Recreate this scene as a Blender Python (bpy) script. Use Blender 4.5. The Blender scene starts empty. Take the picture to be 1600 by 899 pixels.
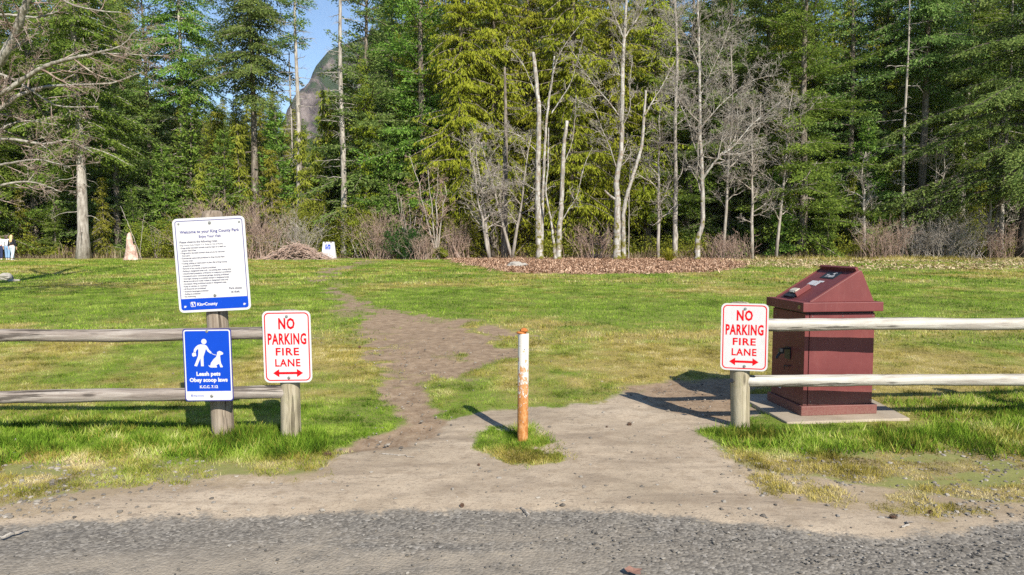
import bpy, math, random
import numpy as np
from mathutils import Vector, Matrix

# ------------------------------------------------------------------ camera, sky, sun, exposure
sc = bpy.context.scene
C = sc.collection
FPX = 1067.0; CAMH = 1.286; PITCH = math.atan(72.5/FPX)
cam = bpy.data.cameras.new('camera'); cam.sensor_width = 36; cam.lens = 36*FPX/1600
cam.clip_start = 0.05; cam.clip_end = 9000
camo = bpy.data.objects.new('camera', cam); C.objects.link(camo)
camo.location = (0, 0, CAMH); camo.rotation_euler = (math.pi/2 - PITCH, 0, 0)
sc.camera = camo
SUN_EL = math.radians(35.5); TO = Vector((0.436, -0.90, 0)).normalized()      # horizontal direction towards the sun
w = bpy.data.worlds.new('World'); sc.world = w; w.use_nodes = True
nt = w.node_tree; nt.nodes.clear()
sky = nt.nodes.new('ShaderNodeTexSky'); sky.sky_type = 'NISHITA'; sky.sun_disc = False
sky.sun_elevation = SUN_EL; sky.sun_rotation = math.atan2(TO.x, TO.y)
sky.air_density = 1.15; sky.dust_density = 0.0; sky.ozone_density = 3.2; sky.altitude = 1200
bg = nt.nodes.new('ShaderNodeBackground'); bg.inputs['Strength'].default_value = 0.098
ow = nt.nodes.new('ShaderNodeOutputWorld')
nt.links.new(sky.outputs[0], bg.inputs[0]); nt.links.new(bg.outputs[0], ow.inputs[0])
sl = bpy.data.lights.new('sun', 'SUN'); sl.energy = 5.0; sl.angle = math.radians(0.55); sl.color = (1.0, 0.93, 0.81)
so = bpy.data.objects.new('sun', sl); C.objects.link(so)
sd = Vector((TO.x*math.cos(SUN_EL), TO.y*math.cos(SUN_EL), math.sin(SUN_EL)))
so.rotation_euler = sd.to_track_quat('Z', 'Y').to_euler(); so.location = sd*60
sc.view_settings.view_transform = 'Standard'; sc.view_settings.look = 'None'
sc.view_settings.gamma = 1; sc.view_settings.exposure = 0.76
sc.render.engine = 'CYCLES'
sc.cycles.use_denoising = False
sc.cycles.max_bounces = 6; sc.cycles.diffuse_bounces = 3; sc.cycles.glossy_bounces = 2
sc.cycles.transmission_bounces = 3; sc.cycles.volume_bounces = 0; sc.cycles.transparent_max_bounces = 4
sc.cycles.caustics_reflective = False; sc.cycles.caustics_refractive = False

PI = math.pi
def at(px, py, Y):
    u = (px-800)/FPX; v = (449.5-py)/FPX
    dy = math.cos(PITCH)+v*math.sin(PITCH); dz = v*math.cos(PITCH)-math.sin(PITCH)
    t = Y/dy
    return Vector((u*t, Y, CAMH+dz*t))
def G(px, py, z=0.0):
    u = (px-800)/FPX; v = (449.5-py)/FPX
    dy = math.cos(PITCH)+v*math.sin(PITCH); dz = v*math.cos(PITCH)-math.sin(PITCH)
    t = (z-CAMH)/dz
    return (u*t, dy*t)

# ------------------------------------------------------------------ noise
def _h(ix, iy, s):
    n = (ix.astype(np.int64)*374761393 + iy.astype(np.int64)*668265263 + s*974634777) & 0xffffffff
    n = ((n ^ (n >> 13))*1274126177) & 0xffffffff
    return ((n ^ (n >> 16)) & 0xffff)/65535.0
def vnoise(x, y, s=0):
    ix = np.floor(x); iy = np.floor(y); fx = x-ix; fy = y-iy
    fx = fx*fx*(3-2*fx); fy = fy*fy*(3-2*fy)
    a = _h(ix, iy, s); b = _h(ix+1, iy, s); c = _h(ix, iy+1, s); d = _h(ix+1, iy+1, s)
    return (a*(1-fx)+b*fx)*(1-fy)+(c*(1-fx)+d*fx)*fy
def fbm(x, y, s=0, o=4):
    r = 0; a = 0.5; t = 0
    for i in range(o):
        r = r + a*vnoise(x*2**i, y*2**i, s+i*7); t += a; a *= 0.55
    return r/t
def sstep(a, b, x):
    t = np.clip((x-a)/(b-a), 0, 1); return t*t*(3-2*t)

# ------------------------------------------------------------------ mesh helpers
class Acc:
    def __init__(s): s.V = []; s.F = []; s.n = 0
    def add(s, V, F):
        V = np.asarray(V, float).reshape(-1, 3)
        for f in F: s.F.append(tuple(int(i)+s.n for i in f))
        s.V.append(V); s.n += len(V)
    def addq(s, V, Q):        # Q numpy (n,k)
        V = np.asarray(V, float).reshape(-1, 3)
        s.V.append(V); s.F.extend(map(tuple, (Q+s.n).tolist())); s.n += len(V)
    def verts(s): return np.concatenate(s.V) if s.V else np.zeros((0, 3))

def fast_mesh(name, V, L, sizes):
    me = bpy.data.meshes.new(name)
    V = np.ascontiguousarray(V, dtype=np.float32); L = np.ascontiguousarray(L, dtype=np.int32).ravel()
    me.vertices.add(len(V)); me.vertices.foreach_set('co', V.ravel())
    me.loops.add(len(L)); me.loops.foreach_set('vertex_index', L)
    sizes = np.asarray(sizes, dtype=np.int32)
    me.polygons.add(len(sizes))
    st = np.concatenate([[0], np.cumsum(sizes)[:-1]]).astype(np.int32)
    me.polygons.foreach_set('loop_start', st); me.polygons.foreach_set('loop_total', sizes)
    me.polygons.foreach_set('use_smooth', np.zeros(len(sizes), bool)); me.update(calc_edges=True); return me
def link(name, me, mat=None, parent=None, smooth=False):
    if mat is not None and not me.materials: me.materials.append(mat)
    if smooth: me.polygons.foreach_set('use_smooth', [True]*len(me.polygons))
    o = bpy.data.objects.new(name, me); C.objects.link(o)
    if parent is not None: o.parent = parent
    return o
def obj(name, acc, mat=None, parent=None, smooth=False, bevel=0):
    V = acc.verts(); F = acc.F
    me = fast_mesh(name, V, np.fromiter((i for f in F for i in f), dtype=np.int32), [len(f) for f in F])
    me.validate()
    o = link(name, me, mat, parent, smooth)
    if bevel:
        m = o.modifiers.new('bevel', 'BEVEL'); m.width = bevel; m.segments = 2; m.limit_method = 'ANGLE'; m.angle_limit = math.radians(35)
    return o
def thing(name, label, cat, loc=(0, 0, 0), rz=0, group=None):
    o = bpy.data.objects.new(name, None); C.objects.link(o); o.location = loc; o.rotation_euler = (0, 0, rz)
    o.empty_display_size = 0.2
    return tag(o, label, cat, group)
def tag(o, label=None, cat=None, group=None, kind=None):
    if label: o['label'] = label
    if cat: o['category'] = cat
    if group: o['group'] = group
    if kind: o['kind'] = kind
    return o
def dup(root, loc, rz=0, scale=None, label=None, group=None):
    r = root.copy(); C.objects.link(r); r.location = loc; r.rotation_euler = (0, 0, rz)
    if scale is not None: r.scale = scale
    if label: r['label'] = label
    if group: r['group'] = group
    for ch in list(root.children):
        c = ch.copy(); C.objects.link(c); c.parent = r
        for g in list(ch.children):
            d = g.copy(); C.objects.link(d); d.parent = c
    return r
def box(acc, c, s, rot=None):
    c = np.array(c, float); s = np.array(s, float)/2
    V = np.array([[x, y, z] for x in (-1, 1) for y in (-1, 1) for z in (-1, 1)])*s
    if rot is not None: V = V@np.array(rot.to_3x3()).T
    acc.add(V+c, [(0, 1, 3, 2), (4, 6, 7, 5), (0, 4, 5, 1), (2, 3, 7, 6), (0, 2, 6, 4), (1, 5, 7, 3)])
def tube(acc, P, R, sides=6, cap=True, phase=0.0):
    P = np.asarray(P, float); n = len(P); R = np.asarray(R, float)*np.ones(n)
    T = np.gradient(P, axis=0); T /= (np.linalg.norm(T, axis=1)[:, None]+1e-9)
    ref = np.array([0.0, 0, 1]) if abs(T[0][2]) < 0.9 else np.array([1.0, 0, 0])
    a = np.arange(sides)*2*PI/sides+phase
    U = np.zeros((n, 3))
    u = ref-T[0]*ref.dot(T[0])
    for i in range(n):
        u = u-T[i]*u.dot(T[i]); u /= (np.linalg.norm(u)+1e-9); U[i] = u
    W = np.cross(T, U)
    V = P[:, None, :]+R[:, None, None]*(np.cos(a)[None, :, None]*U[:, None, :]+np.sin(a)[None, :, None]*W[:, None, :])
    i = np.arange(n-1)[:, None]*sides; j = np.arange(sides)[None, :]; k = (j+1) % sides
    Q = np.stack([i+j, i+k, i+sides+k, i+sides+j], -1).reshape(-1, 4)
    b = acc.n
    acc.addq(V.reshape(-1, 3), Q)
    if cap and sides > 3:
        acc.F.append(tuple(b+x for x in range(sides))[::-1]); acc.F.append(tuple(b+(n-1)*sides+x for x in range(sides)))
def lathe(acc, prof, sides=24, c=(0, 0, 0)):
    P = [(c[0], c[1], c[2]+z) for r, z in prof]
    a = np.arange(sides)*2*PI/sides
    V = np.array([[c[0]+r*math.cos(t), c[1]+r*math.sin(t), c[2]+z] for r, z in prof for t in a])
    n = len(prof); F = []
    for i in range(n-1):
        for j in range(sides):
            k = (j+1) % sides; F.append((i*sides+j, i*sides+k, (i+1)*sides+k, (i+1)*sides+j))
    F.append(tuple(range(sides))[::-1]); F.append(tuple((n-1)*sides+j for j in range(sides)))
    acc.add(V, F)
def prism(acc, poly, y0, y1):          # polygon in local XZ (counter-clockwise seen from -Y), extruded in Y
    n = len(poly)
    V = [(x, y0, z) for x, z in poly]+[(x, y1, z) for x, z in poly]
    F = [tuple(range(n)), tuple(range(n, 2*n))[::-1]]+[(i, i+n, (i+1) % n+n, (i+1) % n) for i in range(n)]
    acc.add(V, F)
def rrect(w_, h_, r, n=6, cx=0, cz=0):
    P = []
    for sx, sz, a0 in ((1, -1, -PI/2), (1, 1, 0), (-1, 1, PI/2), (-1, -1, PI)):
        for i in range(n+1):
            a = a0+PI/2*i/n
            P.append((cx+sx*(w_/2-r)+r*math.cos(a), cz+sz*(h_/2-r)+r*math.sin(a)))
    return P
def ring(acc, o, i, y0, y1):           # band between two outlines with the same count
    n = len(o)
    V = [(x, y0, z) for x, z in o]+[(x, y0, z) for x, z in i]+[(x, y1, z) for x, z in o]+[(x, y1, z) for x, z in i]
    F = []
    for a in range(n):
        b = (a+1) % n
        F += [(a, b, n+b, n+a), (2*n+a, 3*n+a, 3*n+b, 2*n+b), (a, 2*n+a, 2*n+b, b), (n+a, n+b, 3*n+b, 3*n+a)]
    acc.add(V, F)

# ------------------------------------------------------------------ materials
class NT:
    def __init__(s, name):
        s.m = bpy.data.materials.new(name); s.m.use_nodes = True; s.t = s.m.node_tree; s.t.nodes.clear()
        s.out = s.n('ShaderNodeOutputMaterial')
    def n(s, k, **kw):
        x = s.t.nodes.new(k)
        for a, b in kw.items(): setattr(x, a, b)
        return x
    def l(s, a, b): s.t.links.new(a, b)
    def put(s, x, key, v):
        if hasattr(v, 'links') or isinstance(v, bpy.types.NodeSocket): s.l(v, x.inputs[key])
        else:
            if isinstance(v, (tuple, list)) and len(v) == 3 and x.inputs[key].type == 'RGBA': v = (*v, 1)
            x.inputs[key].default_value = v
    def coord(s, kind='Object', scale=(1, 1, 1)):
        if kind == 'World': c = s.n('ShaderNodeNewGeometry').outputs['Position']
        else: c = s.n('ShaderNodeTexCoord').outputs[kind]
        if scale == (1, 1, 1): return c
        mp = s.n('ShaderNodeMapping'); mp.inputs['Scale'].default_value = scale; s.l(c, mp.inputs[0]); return mp.outputs[0]
    def noise(s, c, scale, detail=4, rough=0.55, dist=0):
        x = s.n('ShaderNodeTexNoise'); s.l(c, x.inputs['Vector']); x.inputs['Scale'].default_value = scale
        x.inputs['Detail'].default_value = detail; x.inputs['Roughness'].default_value = rough; x.inputs['Distortion'].default_value = dist
        return x.outputs['Fac']
    def voro(s, c, scale, out='Distance', feat='F1'):
        x = s.n('ShaderNodeTexVoronoi'); x.feature = feat; s.l(c, x.inputs['Vector']); x.inputs['Scale'].default_value = scale
        return x.outputs[out]
    def ramp(s, f, stops, interp='LINEAR'):
        x = s.n('ShaderNodeValToRGB'); x.color_ramp.interpolation = interp; e = x.color_ramp.elements
        while len(e) < len(stops): e.new(0.5)
        for q, (p, c) in zip(e, stops):
            q.position = p; q.color = (*c, 1) if isinstance(c, (tuple, list)) else (c, c, c, 1)
        s.l(f, x.inputs[0]); return x.outputs[0]
    def mix(s, f, a, b, mode='MIX'):
        x = s.n('ShaderNodeMix'); x.data_type = 'RGBA'; x.blend_type = mode
        s.put(x, 0, f); s.put(x, 6, a if not (isinstance(a, tuple) and len(a) == 3) else (*a, 1)); s.put(x, 7, b if not (isinstance(b, tuple) and len(b) == 3) else (*b, 1))
        return x.outputs[2]
    def math(s, op, a, b=0.0, clamp=False):
        x = s.n('ShaderNodeMath'); x.operation = op; x.use_clamp = clamp; s.put(x, 0, a); s.put(x, 1, b); return x.outputs[0]
    def bump(s, h, st=0.5, d=0.01):
        x = s.n('ShaderNodeBump'); x.inputs['Strength'].default_value = st; x.inputs['Distance'].default_value = d; s.l(h, x.inputs['Height']); return x.outputs[0]
    def bsdf(s, col, rough=0.8, metal=0.0, normal=None, spec=0.3):
        b = s.n('ShaderNodeBsdfPrincipled'); s.put(b, 'Base Color', col); s.put(b, 'Roughness', rough); s.put(b, 'Metallic', metal)
        b.inputs['Specular IOR Level'].default_value = spec
        if normal is not None: s.l(normal, b.inputs['Normal'])
        s.l(b.outputs[0], s.out.inputs[0]); return b

def leaf_mat(name, a, b, c, trans=0.25):
    s = NT(name)
    g = s.n('ShaderNodeNewGeometry'); oi = s.n('ShaderNodeObjectInfo')
    tc = s.coord('Object')
    nz = s.noise(tc, 0.55, 2)
    f = s.math('ADD', s.math('MULTIPLY', g.outputs['Random Per Island'], 0.55), s.math('MULTIPLY', nz, 0.6))
    col = s.ramp(f, [(0.15, a), (0.5, b), (0.95, c)])
    hv = s.n('ShaderNodeHueSaturation'); s.l(col, hv.inputs['Color'])
    s.l(s.math('ADD', s.math('MULTIPLY', oi.outputs['Random'], 0.035), 0.483), hv.inputs['Hue'])
    s.l(s.math('ADD', s.math('MULTIPLY', oi.outputs['Random'], 0.5), 0.90), hv.inputs['Value'])
    d = s.n('ShaderNodeBsdfDiffuse'); s.l(hv.outputs[0], d.inputs[0])
    t = s.n('ShaderNodeBsdfTranslucent'); s.l(hv.outputs[0], t.inputs[0])
    m = s.n('ShaderNodeMixShader'); m.inputs[0].default_value = trans
    s.l(d.outputs[0], m.inputs[1]); s.l(t.outputs[0], m.inputs[2]); s.l(m.outputs[0], s.out.inputs[0])
    return s.m
def bark_mat(name, base, dark, light, moss=None, scale=6, blot=None):
    s = NT(name); c = s.coord('Object', (1, 1, 0.25)); c2 = s.coord('Object')
    n1 = s.noise(c, scale, 6, 0.65); col = s.ramp(n1, [(0.3, dark), (0.5, base), (0.68, light)])
    if blot:
        n2 = s.noise(s.coord('Object', (1, 1, 2.0)), 3.4, 6, 0.75); col = s.mix(s.ramp(n2, [(0.50, 0.0), (0.58, 1.0)]), col, blot)
    if moss:
        z = s.n('ShaderNodeSeparateXYZ'); s.l(c2, z.inputs[0])
        n3 = s.noise(c2, 2.2, 4, 0.6)
        f = s.math('ADD', n3, s.math('MULTIPLY', z.outputs[2], -0.045))
        col = s.mix(s.ramp(f, [(0.43, 0.0), (0.52, 1.0)]), col, moss)
    s.bsdf(col, 0.9, normal=s.bump(n1, 0.7, 0.05), spec=0.15)
    return s.m
def flat_mat(name, col, rough=0.6, metal=0.0, vary=0.12, scale=12, spec=0.4):
    s = NT(name); c = s.coord('Object'); n = s.noise(c, scale, 4, 0.6)
    k = s.mix(n, tuple(x*(1-vary) for x in col), tuple(min(1, x*(1+vary)) for x in col))
    s.bsdf(k, rough, metal, normal=s.bump(n, 0.08, 0.002), spec=spec); return s.m

def wood_mat(name, axis, base, dark, light, endmoss=None):
    s = NT(name)
    sc_ = [14, 14, 14]; sc_[axis] = 0.9
    c = s.coord('Object', tuple(sc_)); c2 = s.coord('Object')
    n1 = s.noise(c, 2.2, 7, 0.7, 0.6); n2 = s.noise(c2, 3.0, 4, 0.6)
    col = s.ramp(n1, [(0.28, dark), (0.45, base), (0.62, light), (0.8, base)])
    sk = [26, 26, 26]; sk[axis] = 1.3
    n4 = s.noise(s.coord('Object', tuple(sk)), 1.0, 4, 0.6)
    crack = s.ramp(n4, [(0.37, 1.0), (0.42, 0.0)])
    col = s.mix(s.math('MULTIPLY', crack, 0.75), col, tuple(x*0.28 for x in dark))
    col = s.mix(s.math('MULTIPLY', s.ramp(n2, [(0.35, 1.0), (0.6, 0.0)]), 0.45), col, tuple(x*0.75 for x in base))
    # knots
    vo = s.voro(s.coord('Object', tuple(2.2 if i == axis else 9 for i in range(3))), 1.0)
    kn = s.ramp(vo, [(0.07, 1.0), (0.13, 0.0)])
    col = s.mix(s.math('MULTIPLY', kn, 0.7), col, tuple(x*0.35 for x in dark))
    if endmoss:
        n5 = s.noise(c2, 7, 4, 0.7); col = s.mix(s.ramp(n5, [(0.52, 0.0), (0.72, 0.6)]), col, endmoss)
    h = s.math('SUBTRACT', n1, s.math('MULTIPLY', crack, 0.6))
    s.bsdf(col, 0.9, normal=s.bump(h, 0.9, 0.010), spec=0.15)
    return s.m

M = {}
M['fir'] = leaf_mat('fir needles', (0.050, 0.092, 0.018), (0.130, 0.215, 0.036), (0.260, 0.340, 0.070), 0.42)
M['firblue'] = leaf_mat('dark fir needles', (0.055, 0.095, 0.028), (0.135, 0.210, 0.055), (0.260, 0.330, 0.100), 0.42)
M['cedar'] = leaf_mat('cedar sprays', (0.090, 0.115, 0.012), (0.215, 0.245, 0.022), (0.370, 0.370, 0.050), 0.4)
M['shrub'] = leaf_mat('olive shrub leaves', (0.095, 0.115, 0.016), (0.190, 0.215, 0.028), (0.310, 0.310, 0.055), 0.4)
M['evergreen'] = leaf_mat('glossy shrub leaves', (0.015, 0.045, 0.012), (0.030, 0.085, 0.020), (0.050, 0.120, 0.03))
M['fernleaf'] = leaf_mat('fern fronds', (0.12, 0.15, 0.015), (0.26, 0.27, 0.03), (0.40, 0.34, 0.06))
M['bark'] = bark_mat('fir bark', (0.15, 0.125, 0.10), (0.055, 0.045, 0.036), (0.30, 0.27, 0.23))
M['barkpale'] = bark_mat('pale fir bark', (0.30, 0.27, 0.235), (0.12, 0.10, 0.085), (0.48, 0.45, 0.41))
M['barkdark'] = bark_mat('shaded fir bark', (0.06, 0.05, 0.042), (0.028, 0.022, 0.02), (0.10, 0.09, 0.08))  # darker bark: edge fir's shade put into its colour; also on charred log
M['alder'] = bark_mat('alder bark', (0.32, 0.305, 0.275), (0.10, 0.09, 0.075), (0.54, 0.53, 0.50), moss=(0.13, 0.12, 0.02), blot=(0.24, 0.19, 0.15))
M['twigpale'] = bark_mat('pale twigs', (0.30, 0.27, 0.235), (0.17, 0.14, 0.12), (0.44, 0.41, 0.37))
M['twiggrey'] = bark_mat('grey twigs', (0.33, 0.29, 0.25), (0.19, 0.155, 0.13), (0.50, 0.46, 0.41))
M['twigred'] = bark_mat('reddish twigs', (0.32, 0.225, 0.18), (0.17, 0.11, 0.085), (0.48, 0.38, 0.32))
M['twigolive'] = bark_mat('mossy twigs', (0.19, 0.17, 0.07), (0.09, 0.08, 0.03), (0.30, 0.27, 0.12))
M['rail'] = wood_mat('weathered rail wood', 0, (0.235, 0.200, 0.175), (0.085, 0.068, 0.058), (0.37, 0.335, 0.30))
M['post'] = wood_mat('weathered post wood', 2, (0.30, 0.26, 0.18), (0.13, 0.105, 0.065), (0.42, 0.375, 0.28), endmoss=(0.26, 0.26, 0.14))
M['postbrown'] = wood_mat('brown post wood', 2, (0.22, 0.175, 0.135), (0.09, 0.07, 0.05), (0.34, 0.29, 0.235))
s = NT('white sign sheeting'); c = s.coord('Object'); n1 = s.noise(s.coord('Object', (1, 1, .35)), 45, 5, .7); s.bsdf(s.mix(s.ramp(n1, [(.52, 0.0), (.75, .5)]), (0.50, 0.50, 0.515), (0.40, 0.385, 0.36)), 0.9, spec=0.03); M['white'] = s.m
M['blue'] = flat_mat('blue sign sheeting', (0.006, 0.050, 0.40), 0.8, vary=0.08, scale=20, spec=0.05)
M['darkblue'] = flat_mat('dark blue ink', (0.03, 0.03, 0.19), 0.5, vary=0.05)
M['red'] = flat_mat('red sign ink', (0.50, 0.006, 0.012), 0.8, vary=0.06, spec=.05)
M['ink'] = flat_mat('faded grey ink', (0.05, 0.05, 0.10), 0.5, vary=0.1)
M['alu'] = flat_mat('aluminium sign back', (0.55, 0.55, 0.56), 0.45, 0.8)
M['bolt'] = flat_mat('zinc bolt', (0.36, 0.36, 0.35), 0.4, 0.8, 0.25, 60)
M['lip'] = flat_mat('lips', (0.40, 0.16, 0.14), 0.5)
M['black'] = flat_mat('black plastic', (0.018, 0.02, 0.025), 0.4)

# ------------------------------------------------------------------ ground layout
def PX(*pts): return np.array([G(a, b) for a, b in pts])
def inside(P, x, y):
    r = np.zeros(x.shape, bool); n = len(P)
    for i in range(n):
        x1, y1 = P[i]; x2, y2 = P[(i+1) % n]
        if y1 == y2: continue
        c = ((y1 > y) != (y2 > y)) & (x < (x2-x1)*(y-y1)/(y2-y1)+x1); r ^= c
    return r
def sdist(P, x, y):      # positive inside, metres
    d = np.full(x.shape, 1e9); n = len(P)
    for i in range(n):
        a = P[i]; b = P[(i+1) % n]; e = b-a; L = (e**2).sum()+1e-12
        t = np.clip(((x-a[0])*e[0]+(y-a[1])*e[1])/L, 0, 1)
        d = np.minimum(d, np.hypot(x-a[0]-t*e[0], y-a[1]-t*e[1]))
    return np.where(inside(P, x, y), d, -d)
SAND = PX((-900, 830), (0, 790), (120, 768), (330, 748), (500, 738), (545, 690), (600, 662), (640, 655), (720, 645), (760, 632), (840, 630), (900, 632), (980, 612), (1080, 600), (1142, 612), (1200, 622),
          (1200, 655), (1140, 668), (1088, 680), (1110, 705), (1170, 728), (1260, 742), (1420, 762), (1600, 778), (2500, 800), (2500, 2200), (-900, 2200))
PATH = PX((520, 700), (600, 668), (632, 655), (606, 620), (598, 590), (578, 555), (562, 530), (548, 512), (575, 500), (560, 480), (520, 462), (500, 450), (484, 436), (498, 422), (545, 412), (592, 404), (606, 403),
          (612, 406), (570, 413), (532, 424), (520, 434), (535, 448), (570, 466), (600, 484), (650, 492), (700, 501), (740, 515), (760, 532), (730, 552), (700, 570), (676, 590), (662, 600), (668, 625), (685, 655), (640, 690))
PATH2 = PX((600, 505), (700, 496), (835, 514), (845, 548), (780, 590), (710, 612), (600, 600))
BINGROUND = PX((960, 604), (1040, 592), (1110, 588), (1200, 596), (1200, 640), (1150, 662), (1080, 655), (1010, 640))  # browner patch of ground beside the bin, coloured like the path
SIDE = PX((500, 520), (545, 514), (585, 520), (590, 545), (530, 545))
MULCH = PX((690, 404), (760, 400), (840, 397), (960, 397), (1060, 399), (1120, 401), (1145, 408), (1160, 416), (1140, 421), (1090, 427), (980, 429), (880, 430), (800, 427), (735, 414))
STRAW = PX((1120, 401), (1280, 402), (1480, 401), (1640, 399), (1700, 408), (1640, 421), (1400, 424), (1250, 420), (1130, 416))
ROAD_PX = [(-900, 860), (0, 822), (200, 808), (500, 803), (800, 797), (1000, 800), (1120, 812), (1250, 824), (1350, 832), (1450, 824), (1600, 810), (2500, 800), (2500, 3000), (-900, 3000)]
ROAD = PX(*ROAD_PX)
MOSSY = PX((1110, 705), (1170, 715), (1300, 705), (1600, 700), (2400, 700), (2400, 830), (1600, 800), (1450, 800), (1300, 790), (1180, 770))
MOSSYL = PX((-800, 740), (0, 700), (140, 715), (300, 716), (420, 716), (530, 700), (530, 745), (330, 765), (150, 790), (0, 820), (-800, 880))
TUFT = PX((760, 672), (790, 660), (850, 662), (880, 690), (890, 715), (840, 730), (780, 715), (755, 695))

def layout(x, y):
    s = np.clip(y/6.0, 0.35, 4)
    wx = x+(fbm(x*.9, y*.9, 3)-.5)*0.5*s+(fbm(x*6, y*6, 13, 3)-.5)*0.3*s
    wy = y+(fbm(x*.9, y*.9, 23)-.5)*0.5*s+(fbm(x*6, y*6, 33, 3)-.5)*0.25*s
    soft = 0.10*s
    m = {}
    near = y < 70
    def mk(P, so=1.0):
        d = np.full(x.shape, -9.0); d[near] = sdist(P, wx[near], wy[near]); return sstep(-soft*so, soft*so, d)
    sand = mk(SAND, 2.6); d = np.full(x.shape, -9.0); d[near] = sdist(PATH, wx[near], wy[near]); sp_ = .12*np.clip(y/6, .6, 1.8); path = sstep(-sp_*2.2, sp_*1.2, d)*(1-.45*sstep(10.5, 15, y)*sstep(.62, .40, fbm(x*1.1, y*.8, 97, 3)))*(1-.35*sstep(.5, .62, fbm(x*4, y*4, 98, 3))*sstep(5.6, 6.5, y))
    path = np.maximum(path, 0.9*mk(PATH2, 3.6)*sstep(0.24, 0.52, fbm(x*1.6, y*1.3, 91, 3)))
    path = np.maximum(path, mk(SIDE, 4.0)*0.6); path = np.maximum(path, mk(BINGROUND, 2.5)*0.9)
    wv_ = (y > 9) & (y < 53); cl_ = np.array([G(a_, b_) for a_, b_ in ((560, 482), (520, 462), (494, 440), (500, 428), (530, 418), (570, 411), (606, 404.5))]); cx_ = np.interp(y, cl_[:, 1], cl_[:, 0]); path = np.maximum(path, np.where(wv_, .62*np.exp(-((wx-cx_)/(.28+.018*y))**2)*(.6+.4*sstep(.4, .6, fbm(x*.8, y*.6, 96, 3))), 0))
    d = np.full(x.shape, -9.0); d[near] = sdist(ROAD, wx[near], wy[near]); band = sstep(-.05, .03, d)*(1-sstep(.12, .55, d+(fbm(x*1.1, y*3, 44, 3)-.5)*.5)); band = np.maximum(band, sstep(-.6, 2.0, x+(fbm(x*1.3, y*3, 45)-.5)*2.4)*sstep(-.05, .05, d))
    road = mk(ROAD, 2.4); mulch = mk(MULCH, 1.2); straw = mk(STRAW, 2)*sstep(.42, .60, fbm(x*.35, y*.9, 99, 4)+.04)
    mossy = np.maximum(mk(MOSSY, 3), mk(MOSSYL, 3)*0.9)
    tuft = mk(TUFT, 1.6)
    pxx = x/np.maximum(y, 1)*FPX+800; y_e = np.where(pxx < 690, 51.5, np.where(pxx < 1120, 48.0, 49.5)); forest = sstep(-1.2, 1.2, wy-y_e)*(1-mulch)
    g = fbm(x*6, y*6, 41, 3)
    sand = sand*(1-tuft*sstep(0.30, 0.5, g+0.06))
    spots = sstep(0.62, 0.70, fbm(x*3.1, y*3.1, 77, 3))*sstep(4.6, 4.0, y)*0+0
    lawn = 1-np.clip(np.maximum.reduce([sand, path, road, mulch, forest]), 0, 1)
    mg = mossy*sstep(0.40, 0.64, fbm(x*4.5, y*4.5, 55, 4))*0.75
    lawn = np.maximum(lawn*(1-0.75*mossy*sstep(.62, .38, fbm(x*3.2, y*5, 56, 4))), mg*(1-road)*(1-mulch)*(1-forest))
    yel = fbm(x*0.55, y*0.4, 61, 4)*1.7-0.60
    yel += 0.38*np.exp(-((y-7.2)/2.1)**2)+0.10*sstep(14, 20, y)-0.25*np.exp(-((y-4.6)/0.6)**2)+0.30*mossy
    yel += 0.5*np.exp(-((y-9.8)/1.0)**2)*sstep(0.4, 0.6, fbm(x*.5, y*.9, 66))
    yel -= 0.30*np.exp(-((y-14)/3.5)**2)
    yel = yel+.5*sstep(4.35, 3.9, y); yel = np.clip(yel+(fbm(x*3.5, y*3.5, 62, 3)-.5)*0.9, 0, 1)
    return dict(sand=sand, path=path, road=road, mulch=mulch, straw=straw, lawn=lawn, yel=yel, mossy=mossy, forest=forest, band=band)
def gz(x, y):
    s = np.clip(y/8.0, 0.5, 3)
    return (fbm(x*0.8, y*0.8, 5, 4)-.5)*0.05*np.clip(s, 0, 1.5)*sstep(2.4, 5, y)+(fbm(x*7, y*7, 9, 3)-.5)*0.012
def g1(x, y): return float(gz(np.array([float(x)]), np.array([float(y)]))[0])

def axis(parts):
    out = [parts[0][0]]
    for a, b, h in parts:
        n = max(1, int(round((b-a)/h))); out += list(np.linspace(a, b, n+1)[1:])
    return np.array(out)
xs_r = axis([(0, 5.2, .035), (5.2, 12, .1), (12, 40, .3), (40, 80, 2), (80, 400, 40), (400, 2200, 450)])
xs = np.concatenate([-xs_r[::-1], xs_r[1:]])
ys = axis([(-400, -40, 60), (-40, 0, 8), (0, 2.2, .25), (2.2, 7.5, .03), (7.5, 14, .07), (14, 30, .16), (30, 56, .25), (56, 100, 3), (100, 400, 50), (400, 2200, 450)])
X, Y = np.meshgrid(xs, ys); xf = X.ravel(); yf = Y.ravel()
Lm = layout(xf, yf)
zf = gz(xf, yf)+(Lm['road']*-0.012)-Lm['path']*0.02+Lm['mulch']*0.05
V = np.stack([xf, yf, zf], -1); nx = len(xs); ny = len(ys)
i = np.arange(ny-1)[:, None]*nx; j = np.arange(nx-1)[None, :]
Q = np.stack([i+j, i+j+1, i+nx+j+1, i+nx+j], -1).reshape(-1, 4)
me = fast_mesh('ground', V, Q, np.full(len(Q), 4))
def fattr(me, nm, arr):
    a = me.attributes.new(nm, 'FLOAT', 'POINT'); a.data.foreach_set('value', np.ascontiguousarray(arr, dtype=np.float32))
for k in ('sand', 'path', 'road', 'mulch', 'straw', 'lawn', 'yel', 'mossy', 'forest', 'band'): fattr(me, k, Lm[k])

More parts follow.
